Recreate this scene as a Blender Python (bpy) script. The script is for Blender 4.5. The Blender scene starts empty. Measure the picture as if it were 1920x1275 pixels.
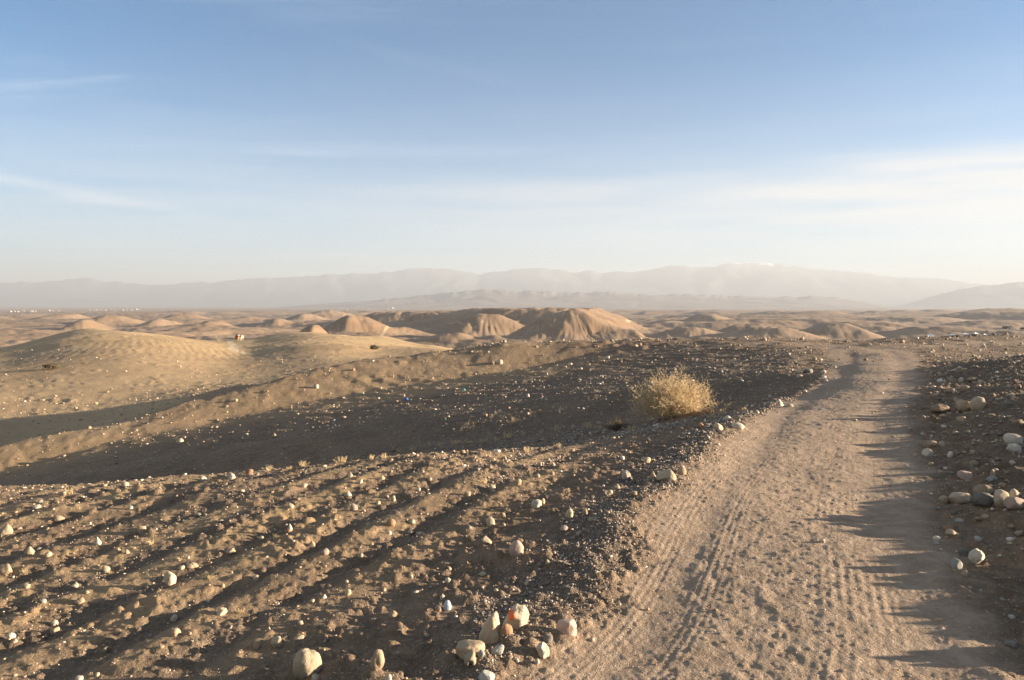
import bpy, bmesh, math, random
import numpy as np
from mathutils import Vector, Matrix

R = math.radians
rng = np.random.default_rng(7)
random.seed(7)
scene = bpy.context.scene
COL = scene.collection

# ------------------------------------------------------------------ camera, sky, sun, exposure
EYE = 1.7
FPX = 1387.0                      # focal length in photo pixels (1920 wide)
PITCH = math.atan((637.5 - 571.0) / FPX)
cam_d = bpy.data.cameras.new('camera')
cam_d.sensor_width = 36.0
cam_d.lens = 36.0 * FPX / 1920.0
cam_d.clip_start = 0.05
cam_d.clip_end = 120000.0
cam = bpy.data.objects.new('camera', cam_d)
COL.objects.link(cam)
cam.location = (0, 0, EYE)
cam.rotation_euler = (R(90) - PITCH, 0, 0)
scene.camera = cam

SUN_EL = R(8.8)
SUN_AZ = R(91.0)                  # clockwise from +Y (view direction): from the right
sun_dir = Vector((math.sin(SUN_AZ) * math.cos(SUN_EL), math.cos(SUN_AZ) * math.cos(SUN_EL), math.sin(SUN_EL)))
TAN_E = math.tan(SUN_EL)
sun_d = bpy.data.lights.new('sun', 'SUN')
sun_d.energy = 5.0
sun_d.angle = R(0.55)
sun_d.color = (1.0, 0.875, 0.70)
sun = bpy.data.objects.new('sun', sun_d)
COL.objects.link(sun)
sun.rotation_euler = sun_dir.to_track_quat('Z', 'Y').to_euler()

scene.view_settings.view_transform = 'Standard'
scene.view_settings.look = 'None'
scene.view_settings.gamma = 1.0
scene.view_settings.use_curve_mapping = False
scene.view_settings.exposure = 2.93

scene.render.engine = 'CYCLES'
scene.cycles.max_bounces = 6
scene.cycles.diffuse_bounces = 3
scene.cycles.glossy_bounces = 2
scene.cycles.transmission_bounces = 2
scene.cycles.volume_bounces = 1
scene.cycles.use_denoising = True
scene.cycles.sample_clamp_indirect = 4.0


class NT:
    """small helper to write node trees"""
    def __init__(self, tree):
        self.t = tree
        self.n = tree.nodes
        self.l = tree.links

    def node(self, kind, **kw):
        nd = self.n.new(kind)
        for k, v in kw.items():
            setattr(nd, k, v)
        return nd

    def put(self, sock, v):
        if hasattr(v, 'is_output'):
            self.l.new(v, sock)
        elif v is not None:
            sock.default_value = v

    def math(self, op, a, b=None, c=None, clamp=False):
        nd = self.node('ShaderNodeMath', operation=op, use_clamp=clamp)
        self.put(nd.inputs[0], a)
        if b is not None:
            self.put(nd.inputs[1], b)
        if c is not None:
            self.put(nd.inputs[2], c)
        return nd.outputs[0]

    def ramp(self, v, lo, hi, a=0.0, b=1.0, smooth=True):
        nd = self.node('ShaderNodeMapRange', clamp=True)
        nd.interpolation_type = 'SMOOTHSTEP' if smooth else 'LINEAR'
        self.put(nd.inputs[0], v)
        nd.inputs[1].default_value = lo
        nd.inputs[2].default_value = hi
        nd.inputs[3].default_value = a
        nd.inputs[4].default_value = b
        return nd.outputs[0]

    def mix(self, f, a, b, blend='MIX'):
        nd = self.node('ShaderNodeMix', data_type='RGBA', blend_type=blend)
        self.put(nd.inputs[0], f)
        self.put(nd.inputs[6], a if hasattr(a, 'is_output') else (a[0], a[1], a[2], 1.0))
        self.put(nd.inputs[7], b if hasattr(b, 'is_output') else (b[0], b[1], b[2], 1.0))
        return nd.outputs[2]

    def noise(self, vec, scale, detail=4.0, rough=0.55, dist=0.0):
        nd = self.node('ShaderNodeTexNoise')
        self.put(nd.inputs['Vector'], vec)
        nd.inputs['Scale'].default_value = scale
        nd.inputs['Detail'].default_value = detail
        nd.inputs['Roughness'].default_value = rough
        nd.inputs['Distortion'].default_value = dist
        return nd.outputs[0]

    def mapping(self, vec, scale=(1, 1, 1), rot=(0, 0, 0), loc=(0, 0, 0)):
        nd = self.node('ShaderNodeMapping')
        self.put(nd.inputs[0], vec)
        nd.inputs['Location'].default_value = loc
        nd.inputs['Rotation'].default_value = rot
        nd.inputs['Scale'].default_value = scale
        return nd.outputs[0]


# ---- the sky: Nishita plus thin high cloud
world = bpy.data.worlds.new('World')
scene.world = world
world.use_nodes = True
W = NT(world.node_tree)
W.n.clear()
w_out = W.node('ShaderNodeOutputWorld')
w_bg = W.node('ShaderNodeBackground')
sky = W.node('ShaderNodeTexSky', sky_type='NISHITA')
sky.sun_disc = False
sky.sun_elevation = SUN_EL
sky.sun_rotation = SUN_AZ
sky.altitude = 600.0
sky.air_density = 0.8
sky.dust_density = 0.15
sky.ozone_density = 2.2
tc = W.node('ShaderNodeTexCoord')
sep = W.node('ShaderNodeSeparateXYZ')
W.l.new(tc.outputs['Generated'], sep.inputs[0])
dx, dy, dz = sep.outputs[0], sep.outputs[1], sep.outputs[2]
elev = W.math('MULTIPLY', W.math('ARCSINE', dz), 57.2958)
azim = W.math('MULTIPLY', W.math('ARCTAN2', dx, dy), 57.2958)      # degrees to the right of the view axis
# coordinates on a high cloud deck
den = W.math('ADD', W.math('MAXIMUM', dz, 0.0), 0.06)
cu = W.math('DIVIDE', dx, den)
cv = W.math('DIVIDE', dy, den)
comb = W.node('ShaderNodeCombineXYZ')
W.l.new(cu, comb.inputs[0])
W.l.new(cv, comb.inputs[1])
deck = comb.outputs[0]
aecomb = W.node('ShaderNodeCombineXYZ')
W.l.new(azim, aecomb.inputs[0])
W.l.new(elev, aecomb.inputs[1])
ae = aecomb.outputs[0]
streak = W.noise(W.mapping(ae, (0.035, 0.55, 1), (0, 0, R(-2))), 1.0, 6.0, 0.58, 0.4)
broad = W.noise(W.mapping(ae, (0.03, 0.22, 1), (0, 0, R(-3)), (3.1, 1.7, 0)), 1.0, 3.0, 0.5)
fibre = W.noise(W.mapping(deck, (0.5, 2.3, 1), (0, 0, R(24)), (4.2, 0.3, 0)), 1.0, 7.0, 0.62, 0.5)
# bank of bright cloud low on the sunward side
elev_w = W.math('ADD', elev, W.math('MULTIPLY', W.math('SUBTRACT', broad, 0.5), 4.0))
band = W.math('MULTIPLY', W.ramp(elev_w, 10.8, 8.4), W.ramp(elev_w, 3.0, 8.0, 0.25, 1.0))
side = W.ramp(azim, -26.0, 38.0)
bank = W.math('MULTIPLY', W.math('MULTIPLY', band, side), W.ramp(streak, 0.30, 0.62, 0.30, 1.0))
# thin veil below the bank everywhere
veil = W.math('MULTIPLY', W.ramp(elev_w, 19.0, 3.0), W.ramp(streak, 0.3, 0.7, 0.33, 0.53))
# cirrus wisps higher up
wisp = W.math('MULTIPLY', W.ramp(fibre, 0.52, 0.74), W.ramp(elev, 6.0, 14.0, 0.18, 0.36))
wisp = W.math('MULTIPLY', wisp, W.ramp(azim, 30.0, -30.0, 0.35, 1.0))
cirrus = W.math('MULTIPLY', W.ramp(W.math('ADD', elev, W.math('MULTIPLY', fibre, 1.2)), 20.9, 22.0), W.ramp(azim, -24.0, -31.0))
cirrus = W.math('MULTIPLY', cirrus, W.ramp(fibre, 0.30, 0.7, 0.2, 0.9))


def cloud_streak(a0, e0, a1, e1, width, strength):
    """a thin streak of cirrus between two directions (degrees right of the view axis, degrees up)"""
    t = W.math('DIVIDE', W.math('SUBTRACT', azim, a0), a1 - a0)
    el = W.math('ADD', e0, W.math('MULTIPLY', t, e1 - e0))
    off = W.math('ABSOLUTE', W.math('SUBTRACT', W.math('ADD', elev, W.math('MULTIPLY', W.math('SUBTRACT', fibre, 0.5), 1.1)), el))
    m = W.math('MULTIPLY', W.ramp(off, width, 0.0), W.math('MULTIPLY', W.ramp(t, -0.1, 0.25), W.ramp(t, 1.1, 0.6)))
    return W.math('MULTIPLY', W.math('MULTIPLY', m, W.ramp(fibre, 0.3, 0.65, 0.4, 1.0)), strength)


thin = W.math('ADD', cloud_streak(-41.0, 8.9, -20.0, 6.0, 0.65, 0.42), cloud_streak(-40.0, 20.3, -28.0, 19.4, 0.45, 0.20))
thin = W.math('ADD', thin, cloud_streak(-13.0, 18.9, 3.0, 15.9, 0.75, 0.05))
sky_c = W.mix(1.0, sky.outputs[0], (0.012, 0.40, 0.56), 'MULTIPLY')
w_add = W.mix(W.math('MINIMUM', veil, 1.0), sky_c, (2.4, 2.55, 2.65))
w_add = W.mix(W.math('MINIMUM', wisp, 1.0), w_add, (1.7, 2.2, 2.7))
w_add = W.mix(W.math('MINIMUM', cirrus, 1.0), w_add, (2.6, 2.9, 3.2))
w_add = W.mix(W.math('MINIMUM', thin, 1.0), w_add, (2.5, 2.75, 2.95))
w_add = W.mix(W.math('MINIMUM', bank, 1.0), w_add, (2.35, 2.34, 2.32))
W.l.new(w_add, w_bg.inputs['Color'])
w_bg.inputs['Strength'].default_value = 0.05
W.l.new(w_bg.outputs[0], w_out.inputs[0])

# ------------------------------------------------------------------ numeric helpers
def hash2(ix, iy, seed):
    h = (ix.astype(np.int64) * 374761393 + iy.astype(np.int64) * 668265263 + seed * 1442695041) & 0xFFFFFFFF
    h = ((h ^ (h >> 13)) * 1274126177) & 0xFFFFFFFF
    return h ^ (h >> 16)


def perlin(x, y, seed=0):
    xf, yf = np.floor(x), np.floor(y)
    fx, fy = x - xf, y - yf
    u = fx * fx * fx * (fx * (fx * 6 - 15) + 10)
    v = fy * fy * fy * (fy * (fy * 6 - 15) + 10)

    def g(ox, oy):
        a = (hash2(xf + ox, yf + oy, seed) & 0xFFFF) * (2 * math.pi / 65536.0)
        return np.cos(a) * (fx - ox) + np.sin(a) * (fy - oy)
    a, b, c, d = g(0, 0), g(1, 0), g(0, 1), g(1, 1)
    return (a + (b - a) * u + (c - a) * v + (a - b - c + d) * u * v) * 1.5


def fbm(x, y, octaves, seed=0, gain=0.5, lac=2.07):
    s, a = 0.0, 1.0
    for k in range(octaves):
        s = s + a * perlin(x, y, seed + k * 17)
        x, y, a = x * lac + 3.1, y * lac - 1.7, a * gain
    return s


def ridged(x, y, octaves, seed=0, gain=0.5):
    s, a, n = 0.0, 1.0, 0.0
    for k in range(octaves):
        s = s + a * (1.0 - 2.0 * np.abs(perlin(x, y, seed + k * 31)))
        n += a
        x, y, a = x * 2.03 + 1.3, y * 2.03 + 5.1, a * gain
    return s / n


def worley(x, y, seed=0, size=0.75):
    """rounded lumps: height of a field of half-domes, one per cell"""
    xf, yf = np.floor(x), np.floor(y)
    best = np.zeros_like(x)
    for ox in (-1, 0, 1):
        for oy in (-1, 0, 1):
            h = hash2(xf + ox, yf + oy, seed)
            px = xf + ox + (h & 255) / 255.0
            py = yf + oy + ((h >> 8) & 255) / 255.0
            rr = (0.12 + 0.55 * (((h >> 16) & 255) / 255.0) ** 2.2) * size
            q = 1.0 - ((x - px) ** 2 + (y - py) ** 2) / (rr * rr)
            best = np.maximum(best, np.sqrt(np.maximum(q, 0.0)) * rr)
    return best


def sstep(v, a, b):
    t = np.clip((v - a) / (b - a), 0.0, 1.0)
    return t * t * (3 - 2 * t)


def px_ray(px, py):
    """direction of the ray through a photo pixel, scaled to unit horizontal forward distance"""
    c, s = math.cos(PITCH), math.sin(PITCH)
    u, v = (px - 960.0) / FPX, (637.5 - py) / FPX
    f = c + v * s
    return u / f, 1.0, (v * c - s) / f


def at_px(px, py, d):
    rx, _, rz = px_ray(px, py)
    return rx * d, d, EYE + rz * d


# ------------------------------------------------------------------ the lie of the land
TRACK = np.array([(-9.5, -14), (-6.0, -8), (-3.2, -4), (-0.75, 0), (0.35, 2), (1.2, 3.35), (1.7, 4.45), (2.5, 6.4), (3.65, 8.7),
                  (5.3, 12), (7.7, 16), (10.1, 20.5), (12.2, 25), (13.4, 28.6), (12.9, 31.2), (10.4, 33.2), (7.0, 34.2), (3.0, 34.9), (-1.0, 35.4), (-8, 36)], float)
BRANCH = np.array([(12.5, 26.0), (15.0, 29.0), (20.0, 30.5), (28.0, 31.2), (41.0, 31.5)], float)


def spline(pts, n=24):
    out = []
    P = np.vstack([2 * pts[0] - pts[1], pts, 2 * pts[-1] - pts[-2]])
    for i in range(1, len(P) - 2):
        p0, p1, p2, p3 = P[i - 1], P[i], P[i + 1], P[i + 2]
        for t in np.linspace(0, 1, n, endpoint=False):
            out.append(0.5 * ((2 * p1) + (p2 - p0) * t + (2 * p0 - 5 * p1 + 4 * p2 - p3) * t * t + (3 * p1 - p0 - 3 * p2 + p3) * t ** 3))
    out.append(pts[-1])
    return np.array(out)


def line_coords(x, y, pts):
    """signed distance to the right of a polyline, and arc length along it"""
    seg = np.diff(pts, axis=0)
    ln = np.hypot(seg[:, 0], seg[:, 1])
    cum = np.concatenate([[0], np.cumsum(ln)])
    best = np.full(x.shape, 1e9)
    sd = np.zeros(x.shape)
    arc = np.zeros(x.shape)
    for i in range(len(seg)):
        ux, uy = seg[i] / ln[i]
        rx, ry = x - pts[i, 0], y - pts[i, 1]
        t = np.clip(rx * ux + ry * uy, 0, ln[i])
        ex, ey = rx - t * ux, ry - t * uy
        d2 = ex * ex + ey * ey
        m = d2 < best
        best = np.where(m, d2, best)
        side = np.where(rx * uy - ry * ux >= 0, 1.0, -1.0)
        sd = np.where(m, side * np.sqrt(d2), sd)
        arc = np.where(m, cum[i] + t, arc)
    return sd, arc


TRACK_S = spline(TRACK, 6)
BRANCH_S = spline(BRANCH, 5)

CTRL = [(x, y, 0.0) for x, y in TRACK[:15]] + [
    # furrowed field in front
    (-1, 3, -.05), (-3, 3, -.14), (-1, 6, -.05), (-4, 6, -.24), (0.5, 8, -.02), (-1, 9, -.11), (2, 9.6, 0.0), (-4, 9, -.42), (-7, 9.6, -.74),
    (-7, 5, -.44), (-12, 9, -1.15), (-12, 3, -.85), (-5, -3, -.25), (-12, -5, -.8), (-25, 0, -1.8), (-25, -20, -1.6), (0, -20, 0.0), (-8, -20, -.5),
    # right of the track
    (4, -4, .02), (8, 2, .05), (15, 5, .05), (12, 10, .03), (20, 15, .05), (25, 25, .03), (16, 22, .0), (26, 34, .02), (20, -15, .1), (40, 5, .1), (42, 30, -.1),
    (15, 34, -.02), (20, 37, 0.0), (18, 28, 0.0),
    # the hollow behind the crest
    (-3.2, 14, -1.6), (-3.5, 18, -2.05), (-8, 13, -2.3), (-10, 16, -3.0), (-13, 18, -3.7), (-16, 21.5, -4.35), (0, 13, -.95), (3, 13.2, -.38),
    (0, 18, -1.5), (4, 18, -.9), (6, 22, -.85), (0, 24, -1.8), (5, 27, -1.0), (-5, 22, -2.5), (-12, 24, -3.35), (-20, 22, -4.8), (-26, 22, -4.9), (-20, 13, -3.6),
(-18, 24, -4.2), (-14.8, 26, -3.32), (-11.3, 29, -2.87), (-7.3, 31.5, -2.14), (-3.3, 32.8, -1.62), (1, 33, -1.25), (6, 32, -.72), (-4, 27, -2.1), (-6, 25, -2.6), (-13.5, 29, -2.92), (-10.3, 31.5, -2.17), (-8, 32.8, -1.74), (-5, 34.5, -1.26), (-4.3, 37.3, -.74), (-6.3, 36, -1.0), (-7.6, 35.1, -1.24), (-10, 33.6, -1.62), (-6, 33, -1.64),
    # terrace and far field edge
    (-18, 26, -3.42), (-15.9, 29, -2.95), (-13.4, 31.5, -2.22), (-12.1, 32.8, -1.78), (-8.95, 34.5, -1.43), (-10.5, 37.5, -2.2), (-24, 27, -4.1), (-21, 29, -3.9), (-18.5, 32, -3.45), (-3.3, 38, -.68), (-1.5, 38.2, -.42), (0, 38.5, -.22), (3, 38.7, -.17), (6.6, 39, -.15), (10, 39, -.12), (13, 39, -.08),
    (26, 40, .0), (-6, 44, -2.0), (-1, 48, -2.4), (8, 50, -2.4), (25, 52, -2.2), (45, 55, -2.0),
    # open slope on the left
    (-22, 34, -4.2), (-26, 33, -4.4), (-30, 40, -4.5), (-20, 40, -4.0), (-12, 44, -3.0), (-36, 52, -4.6), (-25, 60, -4.6), (-12, 62, -3.6), (-3, 75, -4.6),
    (-70, 100, -5.4), (-40, 110, -5.5), (-20, 112, -5.4), (0, 110, -7), (40, 110, -8), (90, 110, -8),
    (-137, 245, -5.9), (-105, 200, -6.3), (-88, 190, -7.3), (-97, 258, -11.0), (-73, 282, -10.2), (-48, 255, -9.7), (-12, 150, -7.3), (-25, 190, -8.3),
    (20, 170, -13), (70, 170, -14), (150, 150, -12), (-190, 270, -13), (-165, 190, -9.0), (-120, 120, -7.5), (-80, 340, -17), (-150, 330, -17), (0, 300, -19), (120, 300, -19),
    (-220, 200, -14), (250, 200, -15), (-60, -100, -3), (60, -100, 1), (100, 0, 0), (-120, 0, -8),
]
CT = np.array(CTRL, float)


def squash(x, y):
    r = np.hypot(x, y)
    k = 1.0 / (1.0 + r / 25.0)
    return x * k, y * k


_cx, _cy = squash(CT[:, 0], CT[:, 1])


def _tps(r2):
    return 0.5 * r2 * np.log(np.maximum(r2, 1e-9))


_n = len(CT)
_A = np.zeros((_n + 3, _n + 3))
_A[:_n, :_n] = _tps((_cx[:, None] - _cx[None]) ** 2 + (_cy[:, None] - _cy[None]) ** 2) + np.eye(_n) * 0.04
_A[:_n, _n:] = np.stack([np.ones(_n), _cx, _cy], 1)
_A[_n:, :_n] = _A[:_n, _n:].T
_w = np.linalg.solve(_A, np.concatenate([CT[:, 2], [0, 0, 0]]))


def near_macro(x, y):
    qx, qy = squash(x, y)
    z = _w[_n] + _w[_n + 1] * qx + _w[_n + 2] * qy
    for i in range(_n):
        z = z + _w[i] * _tps((qx - _cx[i]) ** 2 + (qy - _cy[i]) ** 2)
    return z


# the shaded side of the hollow: foot of the slope and level floor at each distance
_HY = np.arange(14.0, 42.0, 0.1)


def _soft(v, n=25):
    return np.convolve(np.pad(v, n // 2, mode='edge'), np.ones(n) / n, 'valid')


_HV = _soft(np.interp(_HY, [18, 22, 24, 26, 29, 31.5, 32.8, 34.5, 37.5, 40], [-21, -19.5, -17.5, -14.8, -11.3, -7.3, -3.3, 1.0, 7.0, 9.0]))
_HZ = _soft(np.interp(_HY, [18, 22, 24, 26, 29, 31.5, 32.8, 34.5, 37.5, 40], [-4.6, -4.45, -4.0, -3.40, -2.85, -2.18, -1.78, -1.25, -0.42, -0.2]))
_HT = _soft(np.interp(_HY, [14, 16, 20.5, 25, 28.6, 31.2, 33.2, 34.2, 40], [5.2, 6.4, 8.8, 10.7, 11.9, 11.4, 10.5, 10.5, 10.5]))


def hollow(x, y, z):
    v, f, t = np.interp(y, _HY, _HV), np.interp(y, _HY, _HZ), np.interp(y, _HY, _HT)
    q = np.clip((x - v) / (t - v), 0, 1)
    h = f * (1 - q) ** 1.12 - 0.02 * np.minimum(v - x, 8) * (x < v)
    s1 = np.interp(y, [22, 26, 29, 31.5, 32.8, 34.5, 37], [-22, -18, -15.9, -13.4, -12.1, -8.95, -7.0])
    w = sstep(y, 17.5, 21.5) * (1 - sstep(y, 34.6, 37.6)) * sstep(x, s1 - 1.8, s1 + 0.6) * (1 - sstep(x, t - 1.5, t + 0.5))
    return z + (h - z) * w


# hills: (photo x, photo y of the top, distance, half widths left and right in photo pixels, half depth in m, flat top share, gully count)
HILLS = [
    (960, 583, 900, 340, 250, 140, .6, 10), (1500, 590, 1300, 300, 280, 220, .35, 6), (1750, 585, 1700, 260, 260, 250, .35, 6), (1910, 583, 1300, 220, 220, 180, .3, 6),
    (900, 602, 830, 430, 420, 150, .35, 7), (1560, 599, 1150, 430, 420, 220, .35, 6), (230, 598, 1150, 340, 330, 200, .35, 7), (600, 600, 950, 200, 220, 110, .3, 7),
    (1072, 577, 550, 185, 215, 80, .03, 15), (1040, 577, 800, 330, 185, 130, .45, 12), (915, 588, 690, 150, 130, 60, .18, 10),
    (800, 587, 930, 190, 190, 100, .4, 12), (657, 589, 600, 100, 130, 55, .1, 13), (612, 581, 1500, 80, 90, 130, .15, 9), (572, 587, 1250, 60, 70, 90, .1, 8),
    (207, 590, 1000, 75, 85, 80, .12, 12), (345, 587, 1300, 65, 65, 90, .12, 10), (425, 583, 2200, 50, 55, 120, .1, 8), (120, 588, 1250, 80, 75, 90, .15, 9),
    (50, 588, 1550, 70, 80, 120, .2, 9), (275, 586, 1900, 110, 110, 150, .4, 9), (300, 597, 900, 60, 60, 50, .1, 9), (472, 592, 1250, 50, 60, 60, .1, 9),
    (520, 597, 900, 60, 60, 50, .1, 9), (-60, 586, 1400, 80, 80, 100, .2, 9), (160, 598, 800, 60, 60, 45, .1, 8), (400, 600, 800, 70, 60, 45, .1, 9),
    (1320, 588, 1100, 60, 100, 70, .15, 14), (1345, 584, 1900, 60, 60, 110, .1, 8), (1575, 606, 640, 150, 75, 60, .18, 6), (1460, 600, 900, 150, 120, 80, .2, 8),
    (1500, 585, 2000, 120, 140, 160, .3, 8), (1600, 583, 2500, 80, 80, 150, .2, 8), (1690, 581, 2200, 55, 65, 120, .15, 8), (1755, 580, 2400, 60, 75, 140, .15, 8),
    (1875, 578, 1450, 150, 140, 130, .2, 10), (1720, 594, 1100, 190, 150, 120, .3, 7), (1400, 607, 700, 110, 110, 55, .15, 8), (1295, 612, 640, 100, 110, 45, .15, 9),
    (1250, 601, 1000, 80, 80, 70, .15, 9), (1500, 597, 1000, 280, 230, 140, .3, 6), (1700, 590, 1500, 320, 260, 180, .3, 7), (1900, 601, 880, 220, 220, 90, .3, 6),
    (1350, 603, 850, 210, 190, 80, .25, 7), (1620, 603, 820, 140, 170, 70, .25, 6), (1450, 612, 600, 150, 130, 45, .2, 7), (1770, 612, 640, 160, 140, 45, .25, 6), (1880, 615, 800, 75, 85, 50, .3, 5), (1650, 612, 760, 110, 110, 60, .2, 7), (1990, 585, 1200, 120, 120, 100, .2, 8),
    (1820, 586, 1900, 110, 110, 120, .2, 8), (1210, 596, 1300, 70, 70, 80, .15, 9), (1430, 591, 1500, 80, 90, 90, .15, 8), (850, 624, 520, 110, 100, 30, .2, 16),
    (930, 627, 520, 90, 80, 26, .2, 16), (745, 612, 640, 80, 80, 35, .2, 10), (590, 606, 520, 60, 50, 30, .1, 9), (1180, 618, 520, 70, 60, 28, .2, 9),
]


def far_base(x, y, r):
    z = -25.0 - 9.0 * sstep(r, 1500, 7000)
    z = z + 4.5 * fbm(x / 420.0, y / 420.0, 3, 5) * sstep(r, 120, 500) * (1.0 - 0.75 * sstep(r, 2600, 5000))
    # rolling badlands: rounded hillocks cut by gullies
    amp = sstep(r, 230, 600) * (1.0 - sstep(r, 2200, 4500))
    wx = x + 40 * perlin(x / 150.0, y / 150.0, 91)
    wy = y + 40 * perlin(x / 150.0, y / 150.0, 92)
    lump = np.maximum(fbm(wx / 170.0, wy / 210.0, 2, 33), -0.15)
    z = z + (7.5 + 4.0 * sstep(x, 50, 400)) * amp * lump
    z = z - 2.6 * (1 - 0.5 * sstep(x, 80, 300)) * amp * np.maximum(ridged(wx / 95.0, wy / 95.0, 3, 44), 0.0) ** 1.6
    return z


def far_height(x, y):
    r = np.hypot(x, y)
    base = far_base(x, y, r)
    z = base.copy()
    wob = fbm(x / 60.0, y / 60.0, 3, 71)
    for i, (px, py, d, wl, wr, dep, flat, gul) in enumerate(HILLS):
        cx, cy, zt = at_px(px, py, d)
        hgt = zt + 27.0
        lw, rw = wl * d / FPX, wr * d / FPX
        dep = dep * 1.15
        sel = (np.abs(x - cx) < 1.35 * max(lw, rw)) & (np.abs(y - cy) < 1.6 * dep)
        if not sel.any():
            continue
        X, Y = x[sel] - cx, y[sel] - cy
        ex = X / np.where(X < 0, lw, rw)
        ey = Y / dep
        rho = np.sqrt(ex * ex + ey * ey) + 1e-6
        th = np.arctan2(ey, ex)
        g = ridged(np.cos(th) * gul * .75 + i * 7.1 + .8 * wob[sel], np.sin(th) * gul * .75 + rho * 0.7, 3, 200 + i)
        big = perlin(np.cos(th) * 1.1 + i * 3.3, np.sin(th) * 1.1, 300 + i)
        rho2 = rho * (1.0 + 0.22 * big) + 0.05 * wob[sel]
        q = np.clip((rho2 - flat) / (1.0 - flat), 0, 1.3)
        qc = np.minimum(q, 1.0)
        prof = 0.45 * 0.5 * (1 + np.cos(math.pi * qc)) + 0.55 * (1 - qc) ** 1.35
        prof = prof * (1 - 0.04 * rho2)
        cut = np.clip(q * 2.4 - 0.25, 0, 1) * np.clip((1.05 - q) * 2.2, 0, 1)
        h = hgt * (prof - 0.085 * cut * np.maximum(g, -0.2) * (0.55 + 0.6 * perlin(np.cos(th) * 2.3 + i, np.sin(th) * 2.3, 333)))
        cand = -27.0 + h
        k = 1.2
        zz = z[sel]
        m = np.maximum(zz, cand)
        z[sel] = m + k * np.log(np.exp((zz - m) / k) + np.exp((cand - m) / k)) * 0.6
    nearw = sstep(r, 200, 500) * (1 - sstep(r, 1700, 3200))
    up = np.clip((z - base) / 8.0, 0, 1)
    wxx, wyy = x + 9 * wob, y + 9 * perlin(x / 50.0, y / 50.0, 73)
    z = z - nearw * (0.5 + 0.6 * up) * (1 - 0.55 * sstep(x, 80, 300)) * np.maximum(ridged(wxx / 34.0, wyy / 52.0, 4, 63, 0.6) - 0.05, 0) ** 1.3 * 2.0
    z = z + nearw * 0.7 * fbm(x / 16.0, y / 16.0, 4, 62)
    return z


RIPPLE = None
S1A, S1B = np.array((-18.4, 25.6)), np.array((-9.0, 34.8))
S1D = (S1B - S1A) / np.linalg.norm(S1B - S1A)
S1L = float(np.linalg.norm(S1B - S1A))


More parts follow.
